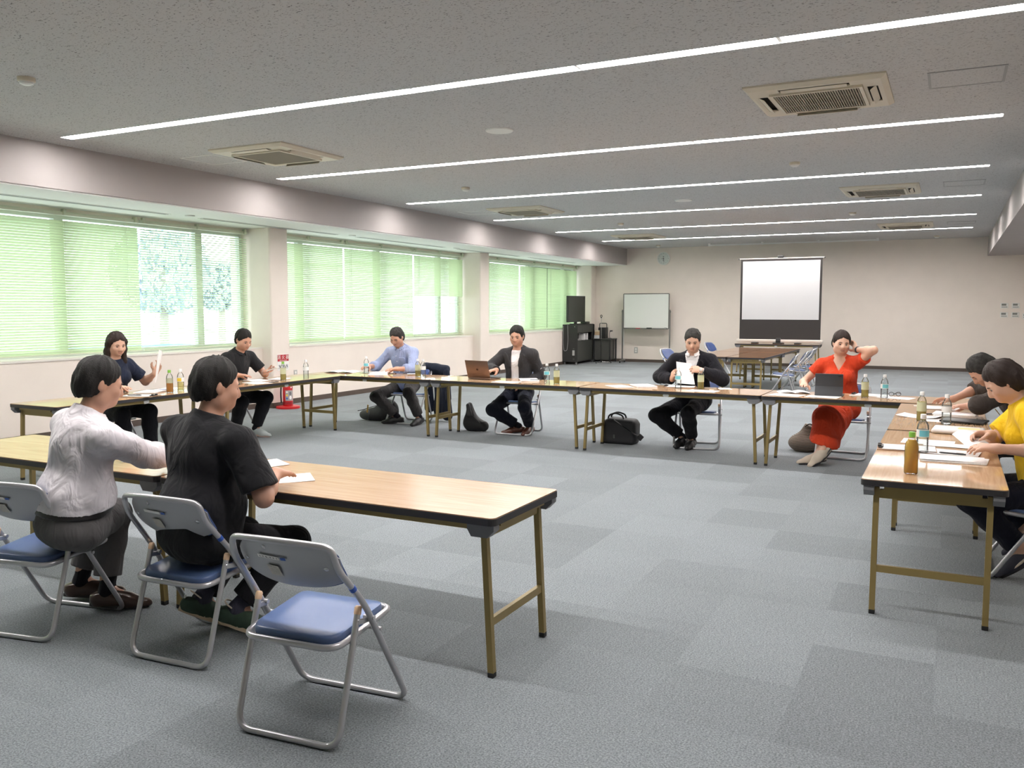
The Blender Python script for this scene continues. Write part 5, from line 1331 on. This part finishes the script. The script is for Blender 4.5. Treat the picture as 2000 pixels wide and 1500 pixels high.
def held(label, pts, m=None, bow=.02):
    """sheet in the air between four corners (lower left, lower right, upper right, upper left)"""
    P = [V(p) for p in pts]; n = (P[1] - P[0]).cross(P[3] - P[0]).normalized()
    o = MB().sheet(lambda u, v: (P[0] * (1 - u) + P[1] * u) * (1 - v) + (P[3] * (1 - u) + P[2] * u) * v + n * bow * math.sin(u * PI) * (.3 + v), 10, 10, .0009).build('paper_sheet', m or M_paper, None, True)
    return tag(o, label, 'paper', 'sheets of paper held in hands')
held('white sheet held upright by the person in the black suit', [(-2.42, 8.37, .672), (-2.235, 8.36, .665), (-2.285, 8.40, .872), (-2.445, 8.42, .885)], None, -.012)
held('curling white papers held up by the long haired person', [(-6.65, 5.62, .72), (-6.79, 5.745, .72), (-6.765, 5.76, .98), (-6.66, 5.69, 1.03)], None, .03)
held('folded white paper held by the person in yellow', [(.10, 5.03, .70), (.22, 4.99, .715), (.13, 5.22, .755), (.03, 5.18, .74)], None, .015)
t = thing('phone', 'white edged phone held by the person in the black polo shirt', 'phone', (-6.575, 7.12, .757), .2); mb = MB(); mb.rbox((0, 0, 0), (.13, .062, .008), .003, 2, rot('Y', -.35)); mb.build('phone_body', M_white, t, True); mb = MB(); mb.rbox((-.0015, 0, .0043), (.118, .055, .0012), .0005, 1, rot('Y', -.35)); mb.build('screen', M_black, t)

# laptop, turned so its lid back shows to the room
t = thing('laptop', 'open bronze laptop seen from behind its lid on the far row', 'laptop', (-4.585, 8.30, TZ), -.10)
M_bronze = mat('bronze_aluminium', (0.185, 0.115, 0.085), .38, metal=.75)
MB().rbox((0, .0, .008), (.30, .21, .012), .004, 2).build('base', M_bronze, t, True)
m = MB(); m.rbox((0, 0, .0145), (.27, .09, .001), .0004, 1); m.v = [(x, y + .04 - .02, z) for x, y, z in m.v]; m.build('keyboard', M_black, t)
Lm = Matrix.Translation((0, -.105, .014)) @ rot('X', .30).to_4x4()
m = MB(); m.T = Lm; m.rbox((0, 0, .103), (.30, .007, .205), .003, 2); lid = m.build('lid', M_bronze, t, True)
m = MB(); m.T = Lm; m.bb((-.14, .0036, .012), (.14, .0042, .197)); m.build('screen', M_black, t)
m = MB(); m.T = Lm @ Matrix.Translation((0, -.0040, .103)) @ rot('X', PI / 2).to_4x4()
ap = []
for k in range(40):
    a = 2 * PI * k / 40; r_ = .0135 * (1 + .10 * math.cos(2 * a)); x, y = r_ * math.cos(a), r_ * math.sin(a) * .98
    y -= .0030 * math.exp(-(x / .004) ** 2) * (1 if y > 0 else -.7)
    if x > 0: x -= .0052 * max(0, 1 - ((y - .002) / .0065) ** 2)
    ap.append((x, y))
m.prism(ap, 0, .0006); m.prism([(.0005, .0150), (.0062, .0170), (.0060, .0215), (.0015, .0195)], 0, .0006); m.build('logo', mat('dark_logo', (.05, .03, .025), .15, metal=.8), lid)
# tablet in a folio
t = thing('tablet', 'tablet in a dark grey folio cover standing on the far row before the orange dress', 'tablet', (-.945, 8.11, TZ), .03)
M_fol = mat('charcoal_folio', (0.030, 0.032, 0.036), .6)
m = MB(); m.T = Matrix.Translation((0, -.045, .085)) @ rot('X', .22).to_4x4(); m.rbox((0, 0, .055), (.235, .010, .125), .004, 2); m.build('cover', M_fol, t, True)
m = MB(); m.T = Matrix.Translation((0, -.078, .003)) @ rot('X', -.36).to_4x4(); m.rbox((0, 0, .046), (.235, .008, .092), .003, 2); m.build('stand_flap', mat('grey_folio', (.05, .053, .06), .6), t, True)
m = MB(); m.rbox((0, .02, .005), (.235, .19, .008), .003, 2); m.build('keyboard', M_fol, t, True)
m = MB(); m.T = Matrix.Translation((0, -.045, .085)) @ rot('X', .22).to_4x4(); m.rbox((.09, -.006, .10), (.028, .004, .010), .002, 1); m.build('camera', M_black, t)

# ------------------------------------------------------------------ bags and coat on the floor
M_nylon = mat('black_nylon', (0.016, 0.016, 0.018), .65, bump=.4, bscale=120); M_nyl2 = mat('grey_nylon', (0.06, 0.065, 0.06), .7, bump=.3, bscale=120); M_navyc = cloth('navy_coat_cloth', (0.014, 0.018, 0.03))
def blob(name, parent, m, prims, h=.008, amp=.004, seed=1, root=None):
    f = Field()
    for p in prims:
        if p[0] == 'c': f.cap(*p[1:])
        else: f.ell(*p[1:])
    P, F = f.mesh(h, lambda P, D: D + folds(P, amp, seed, 22))
    return np_obj(name, P, F, m, parent)
gz = [(np.array((0, 0, 0.001)), np.array((0, 0, -1.)))]
t = thing('backpack', 'black and grey backpack lying by the feet of the blue shirted person', 'backpack', (-6.43, 8.86, 0), .1, 'bags on the floor')
blob('bag_body', t, M_nylon, [('e', (.02, 0, .07), (.24, .13, .10), None, .05, gz), ('e', (.12, .02, .14), (.14, .11, .13), np.array(rot('Y', -.3)), .06, gz), ('c', (.02, .02, .12), (.06, .03, .26), .06, .025, .06)])
blob('front_pocket', t, M_nyl2, [('e', (-.14, -.09, .075), (.085, .05, .065), None, .02, gz)], amp=.002)
m = MB(); m.T = Matrix.Translation((-.085, -.135, .155)) @ rot('Y', .30).to_4x4() @ rot('X', .25).to_4x4(); m.rbox((0, 0, 0), (.022, .004, .12), .002, 1); m.build('yellow_tag', mat('gold_tag', (.60, .36, .08), .5), t)
MB().tube(fillet([(-.02, -.02, .19), (-.12, -.05, .16), (-.20, -.06, .13), (-.265, -.07, .12)], .04), [.012] * 14, 8, True, None, .4).build('strap', M_nylon, t, True)
t = thing('sling_bag', 'black bag slumped against a table leg left of the grey jacket', 'bag', (-4.855, 8.58, 0), -.05, 'bags on the floor')
blob('bag_body', t, M_nylon, [('c', (-.085, 0, .30), (-.06, 0, .10), .032, .085, .05, gz), ('c', (-.06, 0, .09), (.10, 0, .065), .088, .062, .06, gz)], amp=.003)
blob('top_flap', t, mat('dark_grey_nylon', (.05, .05, .052), .6), [('c', (-.085, -.035, .30), (-.05, -.06, .19), .024, .030, .02)], amp=.001)
MB().tube([(-.075, -.03, .315), (-.01, -.075, .20), (.10, -.07, .11)], .007, 6, True, None, .5).build('zip', mat('dark_zip', (.08, .08, .08), .5), t, True)
t = thing('duffel_bag', 'black square duffel bag with handles on the floor between the tables', 'bag', (-3.04, 8.50, 0), .05, 'bags on the floor')
m = MB(); m.rbox((0, 0, .135), (.34, .24, .27), .05, 4); m.v = [(x * (1.03 - .35 * max(0, z - .16)) + .006 * math.sin(z * 60 + y * 30), y * (1 + .04 * math.sin(z * 25 + x * 20)), z - .012 * max(0, x) * (z > .2) * 6) for x, y, z in m.v]; m.build('bag_body', M_nylon, t, True, 60)
for yy in (-.05, .05): MB().tube(fillet([(-.14, yy, .24), (-.13, yy - .01, .30), (-.06, yy, .325), (.02, yy, .30), (.03, yy, .25)], .03), .009, 8, True, None, .6).build('handle', M_nylon, t, True)
m = MB(); m.tube(fillet([(-.05, -.126, .26), (.06, -.135, .19), (.17, -.12, .12), (.215, -.10, .10)], .05), [.017] * 14, 8, True, None, .3); m.build('strap', M_nylon, t, True)
MB().rbox((.225, -.10, .09), (.055, .02, .06), .006, 2, rot('Y', .7)).build('strap_pad', M_nylon, t, True); MB().rbox((-.05, -.124, .085), (.02, .008, .04), .003, 2).build('logo_tab', M_nyl2, t, True)
MB().rbox((-.19, .02, .12), (.035, .18, .24), .012, 2).build('side_pocket', M_nylon, t, True)
M_woven = bpy.data.materials.new('woven_straw'); M_woven.use_nodes = True; nt = M_woven.node_tree; b = nt.nodes['Principled BSDF']
tc = nd(nt, 'ShaderNodeTexCoord'); w = nd(nt, 'ShaderNodeTexWave', Scale=26.0, Distortion=1.5); w.bands_direction = 'Z'; nt.links.new(tc.outputs['Object'], w.inputs['Vector'])
r_ = nd(nt, 'ShaderNodeValToRGB'); r_.color_ramp.elements[0].color = (.10, .078, .062, 1); r_.color_ramp.elements[1].color = (.27, .215, .175, 1); nt.links.new(w.outputs['Fac'], r_.inputs[0]); nt.links.new(r_.outputs[0], b.inputs['Base Color'])
bp = nd(nt, 'ShaderNodeBump', Strength=.6, Distance=.004); nt.links.new(w.outputs['Fac'], bp.inputs['Height']); nt.links.new(bp.outputs[0], b.inputs['Normal']); b.inputs['Roughness'].default_value = .85
t = thing('tote_bag', 'slouching brown woven tote bag beside the orange dress', 'bag', (-1.245, 8.86, 0), 0, 'bags on the floor')
blob('bag_body', t, M_woven, [('e', (0, 0, .08), (.165, .13, .095), None, .04, gz), ('c', (-.0, .0, .10), (.045, .02, .25), .10, .055, .05, [(np.array((.03, 0, .262)), np.array((.35, 0, .93)))])], amp=.004)
MB().tube(fillet([(.0, -.04, .25), (.05, -.06, .29), (.10, -.03, .24)], .03), .006, 8).build('handle', mat('dark_leather', (.05, .03, .02), .6), t, True)
t = thing('coat', 'dark navy coat hung over the chair back behind the blue shirted person', 'coat', (-5.72, 9.09, 0), 0)
blob('coat_body', t, M_navyc, [('c', (-.14, .0, .69), (.14, .0, .66), .050, .055, .03), ('c', (-.13, .03, .66), (-.13, .05, .16), .045, .06, .05), ('c', (.0, .04, .66), (.02, .06, .10), .05, .07, .05), ('c', (.13, .02, .64), (.14, .04, .08), .05, .065, .05)], .009, .008, 4)
blob('sleeve', t, M_navyc, [('c', (.17, -.02, .64), (.19, -.01, .30), .04, .035, .02)], .008, .004, 6)

# ------------------------------------------------------------------ fire extinguisher, sign, sockets
M_red = mat('red_enamel', (0.55, 0.012, 0.018), .28); M_dred = mat('dark_red_band', (0.25, 0.01, 0.015), .4)
t = thing('fire_extinguisher', 'red fire extinguisher on a red round stand by the first pillar', 'fire extinguisher', (-8.375, 9.36, 0), 0)
MB().lathe([(.001, .0), (.165, .0), (.17, .012), (.165, .03), (.12, .04), (.10, .038)], seg=36).build('stand', M_red, t, True)
MB().lathe([(.001, .04), (.066, .04), (.070, .05), (.070, .30), (.064, .335), (.045, .362), (.022, .378), (.020, .39), (.001, .39)], seg=28).build('cylinder', M_red, t, True)
MB().lathe([(.0706, .055), (.0706, .10)], seg=28).build('band', M_dred, t, True)
m = MB(); n = 12; vs = [(.0712 * math.cos(a), .0712 * math.sin(a), z) for z in (.11, .26) for a in [-1.35 + 1.75 * i / n for i in range(n + 1)]]; m.add(vs, [(i, i + 1, i + n + 2, i + n + 1) for i in range(n)]); lb = m.build('instruction_label', mat('grey_label', (.35, .34, .33), .5), t, True)
def sticker(name, a, z, wd, hg, mm):
    q = MB(); q.T = Matrix.Rotation(a, 4, 'Z'); q.lathe([(wd, -.001), (wd, .001)], (.0716, 0, z), 14, None, rot('Y', PI / 2), hg / wd, 1); return q.build(name, mm, lb, True)
sticker('round_mark', -1.0, .235, .014, .014, M_white); sticker('round_mark', -1.0, .190, .014, .012, mat('yellow_mark', (.8, .6, .02), .5)); sticker('round_mark', -1.0, .145, .014, .012, mat('blue_mark', (.02, .12, .5), .5)); sticker('print_block', -.35, .215, .018, .026, M_ink); sticker('print_block', -.3, .155, .018, .028, M_paper); sticker('print_block', -.1, .30, .012, .012, M_paper)
m = MB(); m.rbox((0, 0, .40), (.03, .03, .03), .006, 2); m.rbox((.03, .0, .425), (.10, .02, .012), .004, 2, rot('Y', .25)); m.rbox((.035, 0, .400), (.09, .018, .008), .003, 2, rot('Y', -.05)); m.build('valve_handle', M_black, t, True)
MB().tube(fillet([(0, -.03, .395), (-.04, -.085, .36), (-.05, -.088, .20), (-.045, -.085, .08)], .05), .011, 8).build('hose', M_black, t, True)
t = thing('fire_extinguisher_sign', 'red and white fire extinguisher sign fixed on the first pillar', 'sign', (-8.5395, 9.46, .645), 0)
MB().rbox((.002, 0, 0), (.004, .245, .235), .002, 1).build('board', M_white, t)
rb = MB().bb((.0041, -.115, .015), (.0048, .115, .110)).build('red_panel', mat('sign_red', (.42, .012, .02), .45), t)
M4 = lambda y, z: Matrix(((0, 0, 1, .0052), (1, 0, 0, y), (0, 1, 0, z), (0, 0, 0, 1)))
text_part('lettering', '消 火 器', .066, M_white, rb, M4(0, .070), .0004); text_part('small_lettering', 'FIRE EXTINGUISHER', .0165, M_white, rb, M4(0, .027), .0004)
for yy in (-.075, .0, .075):
    m = MB(); m.bb((.0041, yy - .026, -.095), (.0046, yy + .026, -.03)); m.build('instruction_panel', mat('pale_grey_print', (.58, .57, .56), .6), t)
    m = MB(); m.rbox((.0048, yy, -.055), (.0008, .018, .034), .0003, 1, rot('X', .5)); m.tube([(.005, yy - .014, -.04), (.005, yy + .012, -.072)], .0022, 5); m.build('instruction_figure', M_ink, t)
def plate(name, label, cat, M, w, h, holes, grp=None):
    t = thing(name, label, cat, (0, 0, 0), 0, grp); t.matrix_world = M
    MB().rbox((0, 0, .004), (w, h, .008), .003, 2).build('cover_plate', M_pltg, t, True)
    for x, y in holes:
        MB().rbox((x, y, .0085), (w * .46, h * .28, .002), .001, 1).build('insert', M_white, t)
    return t
M_pltg = mat('grey_wall_plate', (.42, .42, .40), .45)
PL = Matrix(((0, 0, 1, XW), (1, 0, 0, 9.92), (0, 1, 0, .44), (0, 0, 0, 1)))
plate('wall_socket', 'grey wall socket low on the window wall beside the fire extinguisher', 'socket', PL, .072, .118, ((0, .022), (0, -.022)))
PB = lambda x, z: Matrix(((1, 0, 0, x), (0, 0, -1, YB), (0, 1, 0, z), (0, 0, 0, 1)))
plate('wall_socket', 'grey wall socket on the back wall below the whiteboard', 'socket', PB(-7.40, .31), .10, .16, ((0, .03), (0, -.03)))
M_scr = mat('grey_display', (.20, .21, .19), .3)
for x, z, lab in ((1.035, 1.475, 'wall thermostat on the back wall, upper left of the group'), (1.25, 1.475, 'wall thermostat on the back wall, upper right of the group'), (1.035, 1.275, 'wall thermostat on the back wall, lower left of the group'), (1.25, 1.275, 'wall thermostat on the back wall, lower right of the four'), (1.46, 1.25, 'greenish switch plate at the right picture edge on the back wall')):
    t = thing('thermostat', lab, 'thermostat', (0, 0, 0), 0, 'wall thermostats'); t.matrix_world = PB(x, z)
    MB().rbox((0, 0, .008), (.15, .12, .016), .004, 2).build('case', M_white, t, True); MB().bb((-.055, .0, .016), (.035, .045, .0175)).build('display', M_scr, t)
    MB().bb((-.055, -.042, .016), (.055, -.015, .0172)).build('button_row', M_pltg, t)

# ------------------------------------------------------------------ back wall furniture
t = thing('wall_clock', 'round white wall clock on the back wall', 'clock', (0, 0, 0), 0); t.matrix_world = PB(-6.68, 2.70)
MB().lathe([(.001, .012), (.150, .012), (.156, .035), (.168, .038), (.172, .030), (.172, .0), (.001, .0)][::-1], seg=48).build('case', M_white, t, True)
fc = MB().lathe([(.001, .0125), (.150, .0125), (.150, .0132), (.001, .0132)], seg=48).build('face', mat('clock_face', (.62, .66, .62), .5), t)
for k in range(12):
    a = PI / 2 - k * PI / 6; m = MB(); m.T = Matrix.Translation((.128 * math.cos(a), .128 * math.sin(a), .0142)) @ Matrix.Rotation(a, 4, 'Z'); m.rbox((0, 0, 0), (.018, .008 if k % 3 == 0 else .005, .001), .0004, 1); m.build('hour_mark', M_ink, fc)
for nm, a, L_ in (('hour_hand', PI + .05, .075), ('minute_hand', -PI / 2 + .12, .11)):
    m = MB(); m.T = Matrix.Translation((0, 0, .016)) @ Matrix.Rotation(a, 4, 'Z'); m.rbox((L_ / 2 - .01, 0, 0), (L_, .007, .0015), .0005, 1); m.build(nm, M_black, t)
m = MB()
for z in (.040, -.005, -.050): m.rbox((-.005, z + .015, .0142), (.030, .006, .001), .0003, 1); m.rbox((-.005, z, .0142), (.032, .006, .001), .0003, 1); m.rbox((-.013, z + .006, .0142), (.006, .030, .001), .0003, 1); m.rbox((.006, z + .004, .0142), (.006, .030, .001), .0003, 1)
m.build('lettering', M_black, fc)
# whiteboard on wheels
t = thing('whiteboard', 'whiteboard on a grey wheeled stand before the back wall', 'whiteboard', (-7.005, 21.30, 0), 0)
M_gst = mat('grey_stand', (.17, .165, .155), .45, metal=.3)
hw = .605; z0, z1 = .90, 1.79
MB().bb((-hw, -.008, z0), (hw, .008, z1)).build('board', mat('white_enamel', (.70, .72, .69), .12), t)
m = MB()
for a, b_ in (((-hw, -.014, z0 - .012), (hw, .014, z0 + .012)), ((-hw, -.014, z1 - .012), (hw, .014, z1 + .012)), ((-hw - .012, -.014, z0), (-hw + .010, .014, z1)), ((hw - .010, -.014, z0), (hw + .012, .014, z1))): m.bb(a, b_)
m.build('board_frame', M_gst, t)
MB().bb((-hw, -.07, z0 - .018), (hw, -.014, z0 - .008)).build('pen_tray', M_gst, t)
for s_ in (-1, 1):
    p_ = MB().bb((s_ * (hw + .03) - .014, -.02, .07), (s_ * (hw + .03) + .014, .02, 1.38)).build('post', M_gst, t)
    f_ = MB().rbox((s_ * (hw + .03), 0, .06), (.04, .40, .035), .01, 2).build('foot', M_gst, t, True)
    for yy in (-.18, .18): MB().tube([(s_ * (hw + .03) - .012, yy, .022), (s_ * (hw + .03) + .012, yy, .022)], .022, 12).build('castor', M_foot, f_, True)
    MB().tube([(s_ * (hw + .016), 0, 1.33), (s_ * (hw + .05), 0, 1.33)], .02, 10).build('pivot_knob', M_black, t, True)
def trayitem(name, lab, cat, x, d, mm): o = MB().rbox((0, 0, d[2] / 2), d, .004, 2).build(name, mm, None, True); place(o, (-7.005 + x, 21.258, z0 - .0073), 0); tag(o, lab, cat)
trayitem('whiteboard_eraser', 'dark eraser on the whiteboard tray', 'eraser', .10, (.13, .045, .03), mat('dark_green_felt', (.02, .03, .022), .8)); trayitem('marker', 'red marker on the whiteboard tray', 'marker', -.20, (.12, .016, .016), M_red); trayitem('whiteboard_eraser', 'small grey eraser at the right end of the whiteboard tray', 'eraser', .53, (.06, .04, .035), M_grey)
o = MB().rbox((0, 0, .52), (.03, .03, 1.04), .006, 2).build('window_pole', M_white, None, True); place(o, (-7.74, YB - .02, .43), 0); tag(o, 'white vertical duct strip on the back wall left of the whiteboard', 'wall duct')
# projection screen standing on its table
t = thing('projection_screen', 'pull up projection screen standing on the back table', 'projection screen', (-3.36, 19.52, TZ), 0)
hw = .865; H_ = 1.87
MB().rbox((0, 0, .058), (1.84, .085, .07), .012, 3).build('case', mat('silver_case', (.62, .57, .53), .35, metal=.3), t, True)
MB().rbox((-.01, -.01, .07), (.105, .10, .105), .012, 2).build('control_block', M_black, t, True)
ft = MB(); ft.rbox((-.01, 0, .012), (.20, .30, .024), .006, 2); ft.build('base_plate', M_black, t, True)
for s_ in (-.52, .40): MB().rbox((s_, 0, .012), (.12, .26, .022), .006, 2).build('foot', M_black, t, True)
MB().bb((-hw, -.003, .09), (hw, .003, H_ - .012)).build('screen_border', mat('black_screen_border', (.018, .014, .013), .6), t)
MB().bb((-hw + .045, -.0045, .53), (hw - .045, -.0032, H_ - .055)).build('screen', mat('matte_screen', (.50, .50, .51), .6), t)
MB().tube([(-hw - .03, 0, H_), (hw + .03, 0, H_)], .013, 10).build('top_bar', mat('silver_case', (0, 0, 0)), t, True)
for s_ in (-1, 1): MB().tube([(s_ * (hw + .03), 0, H_), (s_ * (hw + .055), 0, H_)], .016, 10).build('end_cap', M_black, t, True)
MB().rbox((-.01, 0, H_ + .035), (.13, .05, .05), .01, 2).build('pull_handle', M_black, t, True)
m = MB(); m.tube([(-.36, .02, .55), (-.01, .02, .12), ], .012, 8); m.tube([(-.36, .02, .55), (-.02, .02, 1.15), (-.01, .02, H_ - .03)], .012, 8); m.build('scissor_arm', M_black, t, True)
text_part('lettering', 'C━━━', .022, M_white, t, Matrix(((1, 0, 0, -.01), (0, 0, -1, -.0612), (0, 1, 0, .105), (0, 0, 0, 1))), .0005) if False else None

# television on its black rolling cabinet
M_blk = mat('black_laminate', (.020, .021, .021), .5); M_tvk = mat('dark_grey_laminate', (.052, .055, .048), .5)
t = thing('media_cabinet', 'black rolling media cabinet with a television on top in the back left corner', 'cabinet', (-8.33, 19.86, 0), 0)
poly = [(-.38, -.04), (0, -.04), (-.06, 1.38), (-.38, 1.38)]
m = MB(); sd = .02
m.prism([(-.38, 0), (.02, 0), (-.09, 1.42), (-.38, 1.42)], .07, .10); m.prism([(-.38, 0), (.0, 0), (-.11, 1.42), (-.38, 1.42)], .985, 1.01); m.bb((-.38, -.012, .07), (.02, .012, 1.01)); m.bb((-.38, 0, .10), (-.36, 1.42, 1.0)); m.bb((-.38, 1.40, .07), (-.09, 1.425, 1.0)); m.build('cabinet_body', M_blk, t)
q = V((-.11, 1.42, 0)).normalized()
def side(z0_, z1_, s0, s1, off, th, mm, nm):
    m = MB(); a = V((.0, 0, 0)) + q * s0; b_ = V((.0, 0, 0)) + q * s1; nn = V((q.y, -q.x, 0))
    m.add([a + nn * o_ + V((0, 0, z)) for z in (z0_, z1_) for o_ in (off, off - th)] + [b_ + nn * o_ + V((0, 0, z)) for z in (z0_, z1_) for o_ in (off, off - th)], [(0, 1, 3, 2), (4, 6, 7, 5), (0, 4, 5, 1), (2, 3, 7, 6), (0, 2, 6, 4), (1, 5, 7, 3)]); return m.build(nm, mm, t)
side(.10, .60, .0, 1.42, .0, .02, M_tvk, 'door'); side(.80, .985, .0, 1.42, .0, .02, M_tvk, 'top_panel'); side(.60, .80, .0, .09, .0, .02, M_tvk, 'shelf_side'); side(.60, .80, 1.30, 1.42, .0, .02, M_tvk, 'shelf_side'); side(.59, .60, .02, 1.40, -.0, .25, M_blk, 'shelf')
for x, y in ((-.34, .05), (-.03, .05), (-.12, 1.36), (-.34, 1.36)): MB().tube([(x - .012, y, .034), (x + .012, y, .034)], .034, 14).build('castor', mat('grey_castor', (.3, .3, .3), .5), t, True)
m = MB(); m.rbox((-.08, -.016, .30), (.06, .008, .13), .003, 1); m.build('socket_plate', M_pltg, t); 
for zz in (.14, .40): MB().rbox((-.075, -.015, zz), (.045, .006, .045), .004, 1).build('cable_cap', M_tvk, t)
MB().rbox((-.05, -.016, .955), (.018, .008, .018), .002, 1).build('lock', M_bolt, t)
MB().tube(fillet([(-.24, -.02, 1.0), (-.22, -.03, .60), (-.25, -.03, .36), (-.33, -.03, .34), (-.36, -.03, .55), (-.355, -.02, .98)], .09, 8), .006, 6).build('cable', mat('grey_cable', (.3, .3, .3), .5), t, True)
for k, (yy, d, lab) in enumerate(((.75, (.035, .05, .17), 'white binder standing left in the black media cabinet'), (1.0, (.035, .055, .175), 'white binder standing right in the black media cabinet'))):
    o = MB().rbox((0, 0, d[2] / 2), (.16, d[1], d[2]), .004, 1).build('binder', M_paper, None, True); place(o, (-8.33 - .13 - .06 * yy, 19.86 + yy, .601), .08); tag(o, lab, 'binder', 'binders in the media cabinet')
o = MB().rbox((0, 0, .02), (.20, .32, .04), .006, 2).build('disc_player', M_grey, None, True); place(o, (-8.33 - .15, 19.86 + .30, .601), .08); tag(o, 'flat grey player lying in the black media cabinet', 'player')
t = thing('television', 'flat television with a dark screen standing on the black media cabinet', 'television', (-8.50, 20.20, 1.011), -.12)
m = MB(); m.rbox((0, 0, .39), (.055, .88, .66), .008, 2); m.build('casing', M_blk, t, True); MB().bb((.028, -.42, .08), (.0285, .42, .70)).build('screen', mat('dark_screen', (.035, .037, .030), .25), t)
MB().rbox((0, 0, .010), (.12, .45, .02), .008, 2).build('stand_base', M_black, t, True); MB().rbox((-.01, 0, .04), (.04, .12, .06), .01, 2).build('stand_neck', M_black, t, True)
o = MB().rbox((0, 0, .03), (.14, .36, .06), .008, 2).build('video_recorder', M_blk, None, True); place(o, (-8.55, 20.95, 1.0105), .08); tag(o, 'flat black recorder beside the television', 'recorder')
# side desk with the portable amplifier
t = thing('side_desk', 'grey metal side desk right of the media cabinet', 'desk', (-8.165, 21.41, 0), 0)
MB().rbox((0, 0, .605), (.50, .50, .03), .006, 2).build('desktop', M_tvk, t, True)
MB().bb((-.21, -.20, .06), (.19, .20, .59)).build('cupboard', mat('grey_panel', (.075, .075, .068), .5), t); MB().bb((-.05, -.205, .40), (-.02, -.200, .45)).build('lock_plate', M_black, t)
for x in (-.225, .225):
    for y in (-.22, .22): MB().bb((x - .015, y - .015, .0), (x + .015, y + .015, .59)).build('leg', M_blk, t)
t = thing('amplifier', 'black portable amplifier with a carrying frame on the side desk', 'amplifier', (-8.24, 21.46, .6205), 0)
MB().rbox((0, 0, .145), (.20, .22, .29), .01, 2).build('case', M_black, t, True); MB().bb((-.085, -.112, .02), (.085, -.110, .27)).build('speaker_front', M_blk, t)
MB().tube(fillet([(-.10, 0, .02), (-.10, 0, .40), (.10, 0, .40), (.10, 0, .02)], .03), .011, 8).build('carrying_frame', M_tvk, t, True)
t = thing('microphone_holder', 'small black desk microphone holder right of the amplifier', 'microphone holder', (-8.0, 21.33, .6205), 0)
MB().lathe([(.001, 0), (.05, 0), (.05, .012), (.01, .018), (.001, .018)][::-1], seg=16).build('holder_base', M_black, t, True); MB().tube(fillet([(0, 0, .01), (-.02, 0, .14), (.02, 0, .20)], .04), .006, 8).build('stem', M_black, t, True); MB().tube([(.0, 0, .20), (.07, 0, .205)], .015, 10).build('clip', M_black, t, True)
def boxx(lab, x, y, z, d, mm, a=0.): o = MB().rbox((0, 0, d[2] / 2), d, .004, 1).build('box', mm, None); place(o, (x, y, z), a); tag(o, lab, 'box', 'small boxes on the side desk')
M_card = mat('cardboard', (.42, .30, .18), .8)
boxx('small white box at the front of the side desk', -8.33, 21.24, .6205, (.12, .10, .09), M_wlab); boxx('small blue box left on the side desk', -8.385, 21.34, .6205, (.04, .06, .12), M_blue); boxx('brown cardboard box on the white box on the side desk', -8.325, 21.24, .711, (.13, .11, .09), M_card, .3)
boxx('flat cream box on the cardboard box on the side desk', -8.325, 21.24, .802, (.12, .10, .035), mat('cream_card', (.66, .60, .42), .7), .1)
t = thing('microphone_stand', 'slim microphone stand on a tripod base before the side desk', 'microphone stand', (-8.10, 20.95, 0), 0)
MB().tube([(0, 0, .05), (0, 0, .62)], .012, 10).build('lower_pole', M_black, t, True); MB().tube([(0, 0, .62), (0, 0, 1.17)], .008, 10).build('upper_pole', M_bolt, t, True); MB().lathe([(.02, .05), (.035, .045), (.035, .02), (.02, .012)], seg=16).build('hub', M_black, t, True)
for a in (.4, 2.5, 4.6):
    l_ = MB().tube([(0, 0, .035), (.26 * math.cos(a), .26 * math.sin(a), .012)], .008, 8).build('leg', M_bolt, t, True); MB().lathe([(.014, 0), (.014, .022), (.004, .026)], (.26 * math.cos(a), .26 * math.sin(a), 0), 10).build('rubber_tip', M_foot, l_, True)
m = MB(); m.tube([(.026 * math.cos(b_), 0, 1.215 + .026 * math.sin(b_)) for b_ in [2 * PI * k / 16 for k in range(17)]], .009, 8); m.tube([(0, 0, 1.16), (0, 0, 1.19)], .013, 10); m.build('microphone_clip', M_black, t, True)
